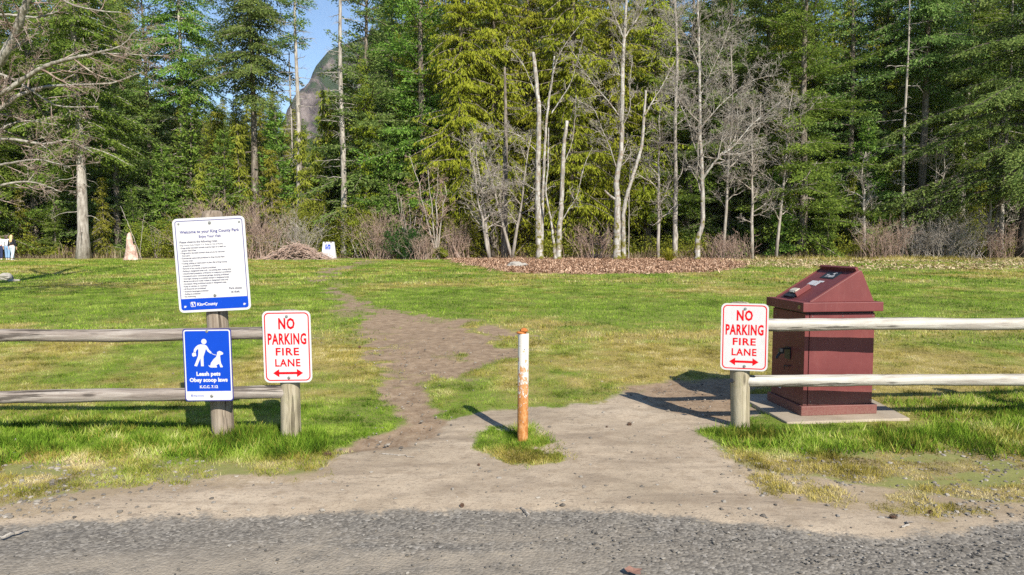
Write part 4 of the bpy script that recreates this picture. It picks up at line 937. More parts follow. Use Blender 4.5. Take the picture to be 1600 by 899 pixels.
PR = {
 'fir1': conifer_mesh(1, 28, 5.8, 1.4, 'fir', 150, 0.36, M['fir'], M['bark'], 0.55, dead=10),
 'fir2': conifer_mesh(2, 26, 5.2, 0.7, 'fir', 150, 0.30, M['firblue'], M['bark'], 0.6, dead=8),
 'fir3': conifer_mesh(3, 28, 4.9, 7.5, 'droop', 210, 0.40, M['fir'], M['barkpale'], 0.55, dead=18),
 'pole1': conifer_mesh(4, 30, 4.9, 13.5, 'droop', 170, 0.34, M['fir'], M['barkpale'], 0.55, dead=30),
 'pole2': conifer_mesh(5, 31, 5.0, 13.0, 'droop', 190, 0.36, M['firblue'], M['bark'], 0.5, dead=26),
 'cedar1': conifer_mesh(6, 27, 4.8, 1.2, 'cedar', 400, 0.34, M['cedar'], M['bark'], 0.6, dead=4),
 'cedar2': conifer_mesh(7, 26, 4.2, 2.8, 'cedar', 350, 0.30, M['cedar'], M['bark'], 0.6, dead=6),
 'young': conifer_mesh(8, 9.0, 2.7, 0.2, 'fir', 140, 0.12, M['fir'], M['bark'], 0.85, dead=0),
 'youngc': conifer_mesh(9, 8.5, 2.5, 0.2, 'cedar', 140, 0.12, M['shrub'], M['bark'], 0.8, dead=0),
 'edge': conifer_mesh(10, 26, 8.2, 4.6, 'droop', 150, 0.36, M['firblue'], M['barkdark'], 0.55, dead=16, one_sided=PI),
}
# (prototype, px at the trunk, depth, scale, label)
row = [
 ('fir2', -90, 55, 1.0, None), ('fir1', -25, 53, 1.0, 'tall dark fir rising behind the walking people'),
 ('fir1', 58, 57, .98, 'dark fir between the walking people and the thick grey trunk'),
 ('fir3', 131, 50.5, 1.0, 'fir with a thick pale grey trunk bare to head height, beside the standing stone'),
 ('fir2', 185, 57, .95, 'dark blue-green fir directly behind the standing stone'), ('fir2', 236, 61, 1.0, 'narrow fir just behind and between the standing stone and the rules sign'),
 ('pole1', 291, 60, 1.0, 'pale pole-like fir with crown only at its top, above the rules sign'),
 ('young', 262, 56, 1.0, 'young bushy fir behind the rules sign, below the pale pole-like fir'), ('young', 352, 55, 1.12, 'young fir just beyond the rules sign edge, fuller than its neighbours'),
 ('pole2', 400, 58, 1.0, 'dark pole-like fir with high crown against the sky'), ('youngc', 428, 54, 1.0, 'olive young conifer behind the bare twig thicket'),
 ('fir2', 545, 62, .50, 'short dark fir beneath the mountain'), ('youngc', 500, 57, 1.05, 'yellow-green young cedar directly behind the folding sign'),
 ('cedar2', 572, 54, .60, 'yellow-green half-grown cedar beside the folding sign'),
 ('fir2', 580, 55, 1.05, 'dense dark fir at the edge of the sky gap'), ('fir1', 665, 56, 1.10, 'broad blue-green fir between the sky gap and the tall cedars'),
 ('cedar1', 722, 53.5, 1.05, 'first tall yellow-green cedar beyond the broad blue-green fir'), ('cedar2', 772, 55, 1.18, 'tall cedar above the dark opening in the trees'),
 ('cedar1', 826, 57, 1.05, 'tall cedar directly behind the broken pale snag'), ('cedar1', 893, 54.5, 1.08, 'tall cedar between the snag and the forked alder'),
 ('cedar2', 948, 57, 1.15, 'tall cedar directly behind the forked alder'), ('cedar2', 1012, 58, 1.10, 'cedar behind the second stem of the forked alder'),
 ('fir1', 1075, 58, .98, 'dark fir behind the grey slender trunk'), ('fir2', 1135, 56, 1.05, 'fir behind the spreading branches of the single alder'), ('fir1', 1190, 57, 1.02, 'fir standing above and behind the no parking sign by the bin'),
 ('fir1', 1252, 51.5, 1.0, 'bright green fir with boughs to the ground behind the bin'), ('young', 1215, 51.5, .72, 'low young fir at the foot of the bright green fir'),
 ('fir2', 1318, 56, 1.05, 'tall fir just beyond the bin'), ('fir1', 1375, 58, 1.02, 'second tall fir beyond the bin'),
 ('young', 1292, 50.5, .62, 'small young fir at the hem of the bright green fir'), ('young', 1350, 54, 1.15, 'young fir behind the bare grey tree beyond the bin'),
 ('pole2', 1434, 54, 1.0, 'fir with a long pale trunk and high boughs above the brown thicket'), ('fir3', 1500, 57, .98, 'fir with raised boughs between the long pale trunk and the dark edge fir'),
 ('pole1', 1560, 58, 1.0, 'slender pole-like fir beside the dark edge fir'), ('edge', 1598, 48.5, 1.0, 'dark-trunked fir at the outer end of the wood with long drooping boughs'),
 ('fir2', 1660, 54, 1.1, None), ('fir1', 1730, 52, 1.0, None),
]
extra_r = np.random.default_rng(77)
for k, (pn, px, Yd, s_, lb) in enumerate(row):
    grp = None
    if lb is None: lb = 'fir standing just past an end of the visible tree line'; grp = 'firs past the ends of the tree line'
    place(PR[pn], px, Yd, lb, s_, extra_r.random()*6.28 if pn != 'edge' else 0.15, 'cedar' if 'cedar' in pn or pn == 'youngc' else 'fir_tree', 'cedar' if 'cedar' in pn or pn == 'youngc' else 'fir', grp)
# slender poles with only dead limbs (the two in front of the sky)
def pole(seed, H, tr, cbz, nl, px, Yd, label, mat, lean=0.0, tuft=None):
    r = np.random.default_rng(seed); t = thing('pole_fir', label, 'fir', ((px-800)/FPX*Yd, Yd, 0)); a = Acc()
    z = np.linspace(-0.3, H, 16); tube(a, np.stack([lean*z+0.06*np.sin(z*.4+seed), 0.05*np.sin(z*.3), z], -1), tr*(1-z.clip(0)/H*0.75), 8)
    for k in range(nl):
        zz_ = cbz+(H-cbz)*r.random(); az = r.random()*2*PI; L = 0.5+2.0*r.random()*(1-zz_/H*.4); T = np.linspace(0, 1, 6)[:, None]; o_ = np.array([math.cos(az), math.sin(az), 0])
        P = np.array([lean*zz_, 0, zz_])+o_*L*T+np.array([0, 0, 1])*L*(0.15*T-0.5*T**2+0.35*T**3)+0.05*r.normal(size=(6, 3))*T
        tube(a, P, 0.03*(1-T[:, 0])+0.010, 3, False)
        for q in range(3):
            b = P[2+q]; e = unit(o_+r.normal(size=3)*0.7); tube(a, [b, b+e*0.35, b+e*0.6+[0, 0, -.05]], [.013, .010, .006], 3, False)
    obj('trunk', a, mat, t, True)
    if tuft: 
        cr = link('crown', tuft[0], None, t); cr.location = (lean*H*.75, 0, tuft[1]); cr.scale = (tuft[2],)*3
    return t
tuft_me = conifer_mesh(31, 8, 2.3, 0.2, 'fir', 60, 0.1, M['firblue'], M['bark'], 0.6, dead=0)[0]
pole(41, 24, 0.26, 6, 46, 470, 56, 'slender pale trunk with dead limbs and a small tuft at its top', M['barkpale'], 0.0, (tuft_me, 16.6, 1.0))
pole(42, 17, 0.17, 3, 26, 459, 58, 'thin dead snag close beside the slender pale trunk', M['barkpale'], 0.004)
pole(43, 27, 0.26, 6, 60, 538, 53, 'bare dead-limbed trunk crossing the mountain', M['barkpale'], 0.0)
pole(45, 22, 0.15, 4, 40, 1408, 52, 'thin grey snag next to the long pale fir trunk', M['twigpale'], -0.01)
pole(47, 20, 0.18, 3, 44, 1563, 50.5, 'pale dead pole beside the dark edge fir', M['twigpale'], 0.0)
pole(48, 14, 0.30, 3, 14, 789, 51, 'short dark trunk inside the shaded opening', M['bark'], 0.0)

zone = {0: ('young conifer in the low growth behind the standing stone and walkers', 'young conifers behind the standing stone'), 1: ('young yellow-green conifer in the low growth between rules sign and shaded opening', 'young conifers beyond the folding sign'), 2: ('young conifer in the low growth beyond the bin, toward the dark edge fir', 'young conifers beyond the bin')}
for k, (px, Yd, s_, pn) in enumerate(((35, 54, .62, 'youngc'), (88, 53.5, .5, 'young'), (165, 53.5, .7, 'youngc'), (212, 54, .6, 'young'), (318, 54, .8, 'youngc'), (380, 56, 1.25, 'youngc'), (440, 57, 1.3, 'young'), (478, 56, 1.1, 'youngc'),
   (508, 60, 1.5, 'youngc'), (548, 58, 1.72, 'young'), (524, 61, 1.5, 'youngc'), (610, 53, .9, 'young'), (645, 53.5, .95, 'youngc'), (690, 53, .8, 'youngc'), (735, 52.5, .62, 'youngc'), (300, 58, 1.3, 'young'), (350, 60, 1.35, 'youngc'),
   (1225, 54, .95, 'youngc'), (1330, 53, .8, 'youngc'), (1395, 55, .95, 'youngc'), (1465, 56, .9, 'young'), (1520, 55, .95, 'youngc'), (1580, 56, 1.05, 'young'))):
    z_ = 0 if px < 260 else 1 if px < 760 else 2
    place(PR[pn], px, Yd, zone[z_][0], s_, extra_r.random()*6.28, 'young_conifer', 'conifer', zone[z_][1], s_*(.9+.25*extra_r.random()))
# the wood behind, one mass
def woods(name, pts, protos, label):
    """points: x, y, scale, kind"""
    P = np.array(pts); me_ = bpy.data.meshes.new(name); me_.vertices.add(len(P)); me_.vertices.foreach_set('co', np.stack([P[:, 0], P[:, 1], P[:, 4] if P.shape[1] > 4 else 0*P[:, 0]], -1).astype(np.float32).ravel())
    fattr(me_, 'scl', P[:, 2]); fattr(me_, 'kind_of', P[:, 3]); fattr(me_, 'rot', np.random.default_rng(3).random(len(P))*6.28)
    o = bpy.data.objects.new(name, me_); C.objects.link(o)
    g = bpy.data.node_groups.new(name, 'GeometryNodeTree')
    g.interface.new_socket('Geometry', in_out='INPUT', socket_type='NodeSocketGeometry'); g.interface.new_socket('Geometry', in_out='OUTPUT', socket_type='NodeSocketGeometry')
    gi = g.nodes.new('NodeGroupInput'); go = g.nodes.new('NodeGroupOutput'); jn = g.nodes.new('GeometryNodeJoinGeometry')
    def attr(n_):
        a_ = g.nodes.new('GeometryNodeInputNamedAttribute'); a_.data_type = 'FLOAT'; a_.inputs['Name'].default_value = n_; return a_.outputs['Attribute']
    cx = g.nodes.new('ShaderNodeCombineXYZ'); g.links.new(attr('rot'), cx.inputs[2])
    for k, obs in enumerate(protos):
        cmp = g.nodes.new('FunctionNodeCompare'); cmp.data_type = 'FLOAT'; cmp.operation = 'EQUAL'; g.links.new(attr('kind_of'), cmp.inputs[0]); cmp.inputs[1].default_value = float(k); cmp.inputs['Epsilon'].default_value = 0.1
        jo = g.nodes.new('GeometryNodeJoinGeometry')
        for ob in obs:
            oi = g.nodes.new('GeometryNodeObjectInfo'); oi.transform_space = 'ORIGINAL'; oi.inputs['Object'].default_value = ob; g.links.new(oi.outputs['Geometry'], jo.inputs[0])
        ip = g.nodes.new('GeometryNodeInstanceOnPoints'); g.links.new(gi.outputs[0], ip.inputs['Points']); g.links.new(cmp.outputs[0], ip.inputs['Selection'])
        g.links.new(jo.outputs[0], ip.inputs['Instance']); g.links.new(cx.outputs[0], ip.inputs['Rotation']); g.links.new(attr('scl'), ip.inputs['Scale']); g.links.new(ip.outputs[0], jn.inputs[0])
    g.links.new(jn.outputs[0], go.inputs[0])
    md = o.modifiers.new('woods', 'NODES'); md.node_group = g
    return tag(o, label, 'woods', kind='stuff')
kids = {}
for o in list(C.objects):
    if o.name.split('.')[0] in ('crown', 'trunk') and o.type == 'MESH': kids.setdefault(o.data.name, o)
def K(pn): return [kids[PR[pn][0].name], kids[PR[pn][1].name]]
pts = []; r = np.random.default_rng(17); X0 = 0
tries = 0
while len(pts) < 300 and tries < 9000:
    tries += 1
    Yd = 60+62*r.random()**1.2; px = -220+2050*r.random(); x = (px-800)/FPX*Yd
    if any((x-p[0])**2+(Yd-p[1])**2 < (3.4+0.02*(Yd-60))**2 for p in pts): continue
    gap = 215 < px < 585; gap2 = 455 < px < 560
    ylim = (165 if gap2 else 140 if gap else -80)+40*r.random()
    hmax = CAMH+(377-ylim)/FPX*Yd
    kd = int(r.integers(0, 3))
    Hs = (26, 28, 27)[kd]; s_ = min(1.15, hmax/Hs)*(0.85+0.15*r.random())
    pts.append((x, Yd, s_, kd))
woods('woods', pts, [K('fir2'), K('fir1'), K('cedar1')], 'dark mass of conifers filling the wood behind the front row')

# ------------------------------------------------------------------ bare trees
def grow(acc, p0, d0, L, r0, level, rng, kids_n=(9, 6, 4), up=0.15, wander=0.22, sides=(6, 4, 3, 3), rmin=0.008, spread=0.9, start=0.25, shrink=0.5, T_=None):
    n = max(4, int(5+L*0.8)) if level < 2 else 4
    P = [np.array(p0, float)]; d = unit(np.array(d0, float)); seg = L/n
    for i_ in range(n):
        d = unit(d+wander*rng.normal(size=3)*(0.7 if level == 0 else 1)+np.array([0, 0, up])*0.35); P.append(P[-1]+d*seg)
    P = np.array(P); t = np.linspace(0, 1, n+1); R_ = np.maximum(r0*(1-0.8*t), rmin*0.7)
    tube(acc if level < 2 or T_ is None else T_, P, R_, sides[min(level, 3)], False)
    spawn(acc, P, R_, L, level, rng, kids_n, up, wander, sides, rmin, spread, start, shrink, T_)
def spawn(acc, P, R_, L, level, rng, kids_n, up, wander, sides, rmin, spread, start, shrink, T_, lens=None):
    if level >= len(kids_n): return
    n = len(P)-1
    for k in range(kids_n[level]):
        t = start+(1-start)*(k+rng.random())/kids_n[level]; f_ = t*n; i_ = min(int(f_), n-1); p = P[i_]*(1-f_+i_)+P[i_+1]*(f_-i_); tg = unit(P[i_+1]-P[i_])
        perp = unit(np.cross(tg, rng.normal(size=3))); d = unit(tg*(0.55+0.3*rng.random())+perp*spread)
        l_ = (lens or L)*shrink*(0.45+0.75*rng.random())*(1.15-0.6*t); rr_ = max(rmin, min(R_[i_]*0.6, 0.012+0.016*l_))
        grow(acc, p, d, l_, rr_, level+1, rng, kids_n, up, wander, sides, rmin, spread, 0.2, shrink, T_)
def smooth_path(P, n=18):
    P = np.array(P, float); t = np.linspace(0, len(P)-1, n); i0 = np.clip(t.astype(int), 0, len(P)-2); f_ = t-i0
    def g_(i_): return P[np.clip(i_, 0, len(P)-1)]
    p0, p1, p2, p3 = g_(i0-1), g_(i0), g_(i0+1), g_(i0+2); f_ = f_[:, None]
    return 0.5*((2*p1)+(-p0+p2)*f_+(2*p0-5*p1+4*p2-p3)*f_**2+(-p0+3*p1-3*p2+p3)*f_**3)
def traced(name, label, cat, Yd, stems, barkm, twigm, seed, group=None, kn=(9, 6, 4), base=None, tw_len=3.0, wander=.2, rmin=.010):
    """stems: (list of (px,py), r0, r1, depth drift, children scale)"""
    rng = np.random.default_rng(seed); b = base or stems[0][0][0]; b0 = at(b[0], b[1], Yd)
    t = thing(name, label, cat, (b0.x, b0.y, 0), 0, group); a = Acc(); tw = Acc(); org = np.array([b0.x, b0.y, 0])
    for pl, ra, rb, dz, ks in stems:
        P = [np.array(at(px, py, Yd+dz*i_/max(1, len(pl)-1))) for i_, (px, py) in enumerate(pl)]
        if pl[0][1] > 385: P[0][2] = -0.15
        P = smooth_path(P, 8*len(P)) if len(P) > 2 else np.array(P)
        P = P-org+np.array([0.012, 0.012, 0])*rng.normal(size=(len(P), 3))
        R_ = np.linspace(ra, rb, len(P)); 
        if pl[0][1] > 385: R_ = R_*(1+0.45*np.exp(-np.linspace(0, 1, len(P))*14))
        tube(a, P, R_*(.86 if Yd > 30 else 1)*(1+0.06*np.sin(np.arange(len(P))*1.7)), 9 if ra > 0.08 else 5)
        if ks > 0: spawn(tw, P, R_, tw_len/0.5*ks, 0, rng, kn if ks >= 0.5 else (max(3, kn[0]//2), *kn[1:]), 0.12, wander, (5, 4, 3, 3), rmin, 0.95, 0.3 if pl[0][1] > 385 else 0.15, 0.5, None)
    obj('trunk', a, barkm, t, True)
    if tw.V: obj('twigs', tw, twigm, t, True)
    return t
traced('alder_snag', 'pale broken-topped snag with a thinner companion stem, first of the bare trunks', 'snag', 46.3,
 [([(843, 408), (841, 330), (840, 280), (842, 187), (837, 117), (833, 82)], .25, .14, 0, 0.25),
  ([(846, 400), (849, 280), (854, 187), (863, 121), (866, 88)], .13, .06, .5, 0.35),
  ([(861, 178), (880, 150), (893, 126), (905, 84), (912, 58)], .055, .02, -.6, .3),
  ([(862, 125), (872, 90), (890, 60), (917, 26)], .05, .02, -.5, .3),
  ([(838, 150), (822, 110), (806, 86), (790, 70)], .04, .015, -.5, .3), ([(841, 240), (815, 215), (790, 205), (762, 206)], .04, .012, -.6, .5), ([(842, 300), (810, 285), (780, 290), (750, 300)], .035, .012, -.6, .5)], M['alder'], M['twigpale'], 201, kn=(13, 9, 5))
traced('alder_tree', 'mossy-footed broken stub beside the pale snag', 'alder', 46.0,
 [([(872, 404), (874, 360), (877, 322), (880, 243), (886, 189)], .23, .13, 0, 0.15),
  ([(878, 345), (890, 325), (902, 305), (912, 262), (926, 230)], .05, .02, .3, .5), ([(880, 260), (893, 225), (898, 190), (900, 150)], .045, .02, .3, .4)], M['alder'], M['twigpale'], 202, kn=(8, 6, 4))
traced('alder_tree', 'thin curved white stem between the snag and the mossy stub', 'alder', 45.6,
 [([(868, 408), (864, 370), (861, 346), (853, 299), (856, 262), (857, 200)], .11, .04, 0, .4)], M['alder'], M['twigpale'], 203, kn=(7, 5, 4))
traced('alder_tree', 'tall forked white alder with two trunks from one foot, at the middle of the chips', 'alder', 46.0,
 [([(963.5, 407), (964.5, 350), (964.5, 308), (963.5, 280), (970.6, 234), (972, 164), (974, 93), (975, 61), (979, 0), (984, -90), (982, -180)], .27, .06, 0, .8),
  ([(974, 407), (974, 365), (975, 327), (987, 280), (1001, 234), (1006, 187), (1009, 142)], .19, .09, .2, .3),
  ([(1008, 180), (1020, 158), (1034, 135), (1056, 92), (1068, 60)], .06, .02, .4, .5),
  ([(975, 61), (965, 36), (954, 9), (944, -30)], .07, .025, -.4, .5), ([(975, 61), (987, 42), (1000, 22), (1012, -6)], .07, .02, .5, .5),
  ([(968, 182), (950, 158), (926, 131), (906, 100), (884, 65)], .055, .018, -.6, .5), ([(963, 262), (952, 228), (940, 201), (928, 172), (904, 158)], .05, .015, -.6, .5),
  ([(973, 125), (964, 98), (956, 68)], .05, .02, .3, .3), ([(971, 200), (984, 170), (984, 135), (988, 90)], .05, .02, .4, .4), ([(962, 312), (953, 306), (945, 298)], .10, .07, -.4, 0)], M['alder'], M['twigpale'], 204, kn=(16, 9, 6))
traced('sapling', 'thin straight sapling just behind the forked alder', 'sapling', 47.0, [([(982, 404), (983, 330), (985, 230)], .05, .02, 0, .4)], M['twigpale'], M['twiggrey'], 205, kn=(6, 4, 3))
traced('alder_tree', 'grey slender trunk behind the forked and single alders, free of low limbs', 'alder', 50.5,
 [([(1054.7, 400), (1055, 330), (1056, 280), (1055, 187), (1058, 93), (1055, 0), (1056, -100)], .21, .08, 0, .9)], M['barkpale'], M['twiggrey'], 206, kn=(18, 7, 5))
traced('alder_tree', 'single white alder with a long limb reaching out over the bin side', 'alder', 46.0,
 [([(1089, 411), (1090.6, 374), (1098, 346), (1097, 280), (1094, 210), (1093.5, 140), (1092, 61), (1090, 9), (1093, -80)], .21, .05, 0, 1.0),
  ([(1098, 280), (1113, 258), (1127, 243), (1146, 229), (1174, 196), (1200, 175), (1232, 150)], .095, .02, -1.2, 1.0),
  ([(1127, 243), (1142, 225), (1150, 212), (1153, 182), (1150, 150)], .05, .02, .5, .7), ([(1093, 246), (1082, 220), (1077, 195), (1062, 160), (1048, 120)], .05, .02, .4, .8),
  ([(1094, 150), (1112, 110), (1130, 70), (1142, 30)], .045, .015, .4, .9), ([(1093, 110), (1078, 70), (1060, 40), (1045, 15)], .045, .015, -.4, .9), ([(1095, 200), (1130, 160), (1168, 130), (1205, 118)], .045, .015, .8, .9)], M['alder'], M['twigpale'], 207, kn=(20, 9, 6), tw_len=3.6)
def random_tree(px, Yd, H, label, barkm, twigm, seed, group=None, name='bare_tree', r0=.13, kn=(14, 7, 5), stems=1, lean=.1, cat='tree', tl=2.6):
    rng = np.random.default_rng(seed); t = thing(name, label, cat, ((px-800)/FPX*Yd, Yd, 0), 0, group); a = Acc(); tw = Acc()
    for s_ in range(stems):
        az = rng.random()*6.28; ln = lean*(0.4+rng.random()) if stems > 1 else lean*rng.random(); n = 9; z = np.linspace(-0.1, H*(.7+.3*rng.random()), n)
        P = np.stack([math.cos(az)*ln*z+0.10*rng.normal(size=n)*(z/H), math.sin(az)*ln*z+.1*rng.normal(size=n)*(z/H), z], -1)
        R_ = np.linspace(r0, r0*.2, n); tube(a, P, R_, 7)
        spawn(tw, P, R_, tl/0.5, 0, rng, kn, .15, .22, (5, 4, 3, 3), 0.010, .9, .22, .5, None)
    obj('trunk', a, barkm, t, True); obj('twigs', tw, twigm, t, True); return t
random_tree(1175, 49, 14, 'grey twiggy bare tree behind the long limb of the single alder', M['twigpale'], M['twiggrey'], 301, kn=(24, 10, 6))
random_tree(1130, 50, 15, 'grey twiggy bare tree between the single alder and its long limb', M['twigpale'], M['twiggrey'], 302, kn=(24, 10, 6))
random_tree(1028, 49, 12, 'grey twiggy bare tree between the forked alder and the slender grey trunk', M['twigpale'], M['twiggrey'], 303, kn=(24, 10, 6))
random_tree(800, 49, 10, 'grey twiggy bare tree leaning out beside the broken snag', M['twigpale'], M['twiggrey'], 304, kn=(18, 10, 6), stems=2, lean=.22)
random_tree(765, 48.5, 8.5, 'grey leaning twiggy tree at the edge of the shaded opening', M['twigpale'], M['twiggrey'], 313, kn=(14, 8, 5), stems=2, lean=.3, tl=3.2)
random_tree(1212, 50, 13, 'widest of the grey twiggy trees, behind the tip of the long alder limb', M['twigpale'], M['twiggrey'], 314, kn=(24, 10, 6), tl=3.4)
random_tree(683, 49, 7.4, 'small many-stemmed pale tree with purple-brown twigs near the folding sign', M['twigpale'], M['twigred'], 305, kn=(10, 7, 5), stems=4, lean=.28, r0=.075, tl=1.8)
random_tree(640, 50, 5.5, 'leaning many-stemmed shrub between the small pale tree and the folding sign', M['twigpale'], M['twigred'], 306, kn=(8, 6, 4), stems=6, lean=.45, r0=.05, tl=1.4)
random_tree(1545, 51, 11, 'twiggy bare tree in the thicket beside the dark edge fir', M['twigpale'], M['twiggrey'], 307, kn=(14, 8, 5), stems=2, lean=.2)
random_tree(1462, 52, 9, 'twiggy bare tree beside the long pale fir trunk', M['twigpale'], M['twiggrey'], 308, kn=(14, 8, 5), stems=2, lean=.25)
random_tree(1350, 51, 8, 'bare grey tree just beyond the bright green fir', M['twigpale'], M['twiggrey'], 309, kn=(12, 8, 5), stems=2, lean=.2)
random_tree(330, 60, 12, 'mossy bare tree between the two pole-like firs', M['twigolive'], M['twigolive'], 310, kn=(16, 8, 5), stems=2, lean=.15, tl=3)
random_tree(500, 63, 13, 'mossy bare tree in the gap below the mountain', M['twigolive'], M['twiggrey'], 311, kn=(16, 8, 5), stems=2, lean=.15, tl=3)
random_tree(430, 62, 12, 'mossy bare tree between the dark pole-like fir and the slender pale trunk', M['twigolive'], M['twigolive'], 312, kn=(16, 8, 5), stems=2, lean=.15, tl=3)
# bushes of bare stems
def bush(px, Yd, H, W_, label, mat, seed, n=70, kn=(4, 3), group=None, name='twig_bush', cat='bush'):
    rng = np.random.default_rng(seed); tw = Acc()
    for k in range(n):
        az = rng.random()*6.28; sp_ = rng.random()*.75; d = unit(np.array([math.cos(az)*sp_, math.sin(az)*sp_, 1])); b = np.array([rng.normal()*W_*.3, rng.normal()*W_*.2, -.05])
        grow(tw, b, d, H*(.6+.5*rng.random()), .020, 1, rng, (0, *kn), .1, .14, (4, 3, 3, 3), .009, .6, .3, .45)
    o = obj(name, tw, mat, None, True); o.location = ((px-800)/FPX*Yd, Yd, 0); return tag(o, label, cat, group)
bush(330, 49.5, 4.2, 2.2, 'thicket of reddish bare stems just beyond the rules sign edge', M['twigred'], 401, 70)
bush(405, 49.5, 4.0, 2.6, 'pale pinkish bare thicket midway between rules sign and folding sign', M['twigred'], 402, 90)
bush(462, 50.2, 3.2, 2.0, 'bare brown thicket behind the brush pile', M['twiggrey'], 403, 60)
bush(600, 49.8, 3.6, 2.0, 'leaning bare thicket beyond the folding sign', M['twigred'], 404, 60)
bush(662, 47.6, 1.7, 1.0, 'low round tangle of reddish twigs at the stump', M['twigred'], 405, 60)
bush(715, 49.6, 2.8, 1.6, 'bare thicket at the side of the shaded opening', M['twigred'], 406, 50)
bush(925, 48.6, 2.6, 2.2, 'fan of brown twigs between the mossy stub and the forked alder', M['twigred'], 407, 60)
bush(1140, 48.2, 1.9, 2.4, 'low brown bramble just past the foot of the single alder', M['twigred'], 408, 80)
bush(1385, 49, 2.8, 2.6, 'brown thicket just beyond the bright green fir', M['twigred'], 409, 80)
bush(1440, 49.5, 2.6, 2.6, 'brown thicket under the long pale fir trunk', M['twiggrey'], 410, 80)
bush(1500, 49, 3.2, 2.6, 'pale grey thicket in the middle of the brown bramble bank', M['twiggrey'], 411, 80)
bush(1560, 49.2, 2.6, 2.2, 'brown thicket at the foot of the pale dead pole', M['twigred'], 412, 70)
# leafy shrubs
def leafy(px, Yd, W_, H_, label, mat, seed, n=5200, ls=.13, name='shrub', cat='shrub', z0=0.1):
    r = np.random.default_rng(seed); t = thing(name, label, cat, ((px-800)/FPX*Yd, Yd, 0))
    nc = 26; cc_ = np.stack([(r.random(nc)-.5)*W_, (r.random(nc)-.5)*W_*.7, z0+H_*(.15+.75*r.random(nc))], -1); cr = (.18+.22*r.random(nc))*min(W_, H_)*(1.1-.5*(cc_[:, 2]/H_))
    k = r.integers(0, nc, n); d = unit(r.normal(size=(n, 3))); p = cc_[k]+d*(cr[k]*(.55+.5*r.random(n)))[:, None]; p[:, 2] = np.abs(p[:, 2])
    dd_ = unit(d+.8*r.normal(size=(n, 3))); nrm = unit(d+np.array([0, 0, .6])+.5*r.normal(size=(n, 3))); w_ = unit(np.cross(dd_, nrm)); l_ = (ls*(.6+.7*r.random(n)))[:, None]
    V_ = np.stack([p, p+dd_*l_*.5+w_*l_*.22, p+dd_*l_, p+dd_*l_*.5-w_*l_*.22], 1).reshape(-1, 3); me_ = fast_mesh('foliage', V_, np.arange(4*n), np.full(n, 4)); link('foliage', me_, mat, t)
    a = Acc(); rng = np.random.default_rng(seed+1)
    for q in range(9): grow(a, (rng.normal()*.1, rng.normal()*.1, -.05), (rng.normal()*.4, rng.normal()*.3, 1), H_*.9, .03, 1, rng, (0, 4), .1, .15, (4, 3, 3, 3), .01, .7, .3, .4)
    obj('stems', a, M['twiggrey'], t, True); return t
leafy(633, 48.8, 2.6, 2.0, 'round dark green evergreen shrub beside the stump', M['evergreen'], 501)
leafy(560, 52, 3.6, 3.8, 'yellow-green leafy shrub behind the folding sign', M['shrub'], 502, 7000)
leafy(470, 53, 3.4, 4.6, 'yellow-green leafy shrub behind the brush pile', M['shrub'], 503, 7000)
leafy(300, 52, 3.4, 3.2, 'green leafy shrub hidden partly by the rules sign', M['shrub'], 504, 6000)
leafy(700, 52, 3.8, 3.6, 'bright leafy shrub at the foot of the first tall cedar', M['shrub'], 505, 7000)
leafy(1365, 53, 3.8, 5.0, 'olive leafy shrub between the bright green fir and the long pale trunk', M['shrub'], 506, 7000)
leafy(1475, 54, 3.6, 4.6, 'olive leafy shrub behind the brown bramble bank', M['shrub'], 507, 6000)
leafy(245, 53, 3.2, 2.6, 'green leafy shrub just beyond the standing stone', M['shrub'], 508, 5000)
leafy(680, 48.6, 1.6, .7, 'low light green ground shrub under the small pale tree', M['shrub'], 509, 2000)
# sword fern
def fern(px, py, label, seed):
    q = G(px, py); r = np.random.default_rng(seed); a = Acc()
    for k in range(60):
        az = r.random()*6.28; L = .7+.5*r.random(); t_ = np.linspace(0, 1, 8)[:, None]; o_ = np.array([math.cos(az), math.sin(az), 0]); sd_ = np.array([-o_[1], o_[0], 0]); el = .6+.9*r.random()
        P = o_*L*t_*math.cos(el)*1.2+np.array([0, 0, 1])*(L*math.sin(el)*t_*1.4-.55*L*t_**2)
        w_ = .10*np.sin(np.linspace(.15, 1, 8)*PI*.93)[:, None]
        for i_ in range(7):
            for sg in (-1, 1): a.add([P[i_], P[i_]*.5+P[i_+1]*.5+sd_*sg*w_[i_]-[0, 0, .02], P[i_+1]], [(0, 1, 2)])
    o = obj('sword_fern', a, M['fernleaf'], None); o.location = (q[0], q[1], 0); tag(o, label, 'fern')
fern(1045, 410, 'yellowing sword fern on the chips between the forked and single alders', 601)
# ---- undergrowth
def on_edge(r, n):
    return (r.random(n)*2-1)*46, 48.2+4.5*r.random(n)
r = np.random.default_rng(61); n = 26000; x, y = (r.random(n)*2-1)*48, 48.2+7*r.random(n)**1.3; p0_ = x/y*FPX+800; y = y+np.where(p0_ < 700, 3.6, np.where(p0_ < 1120, .6, 1.6))
pxs = x/y*FPX+800; dens = .15+.9*sstep(.35, .65, fbm(x*.3, y*.4, 88, 3)); dens = np.where((pxs > 735) & (pxs < 838), .12, dens); dens = np.where(pxs > 1080, dens*1.3, dens)
k = r.random(n) < dens; x, y = x[k], y[k]; n = len(x); hgt = (.15+1.9*fbm(x*.5, y*.6, 89, 3)**2.0*r.random(n)**.7)*(1+.5*(pxs[k] > 1330))
az = r.random(n)*6.28; b = np.stack([x, y, 0*x-.02], -1); ln = (.25+.8*r.random(n))*hgt; mid = b+np.stack([np.cos(az)*ln*.4, np.sin(az)*ln*.4, hgt*.75], -1); tip = b+np.stack([np.cos(az)*ln*1.1, np.sin(az)*ln*1.1, hgt*(.7+.4*r.random(n))], -1)
az2 = az+PI/2; wv = np.stack([np.cos(az2), np.sin(az2), 0*az], -1)*.014
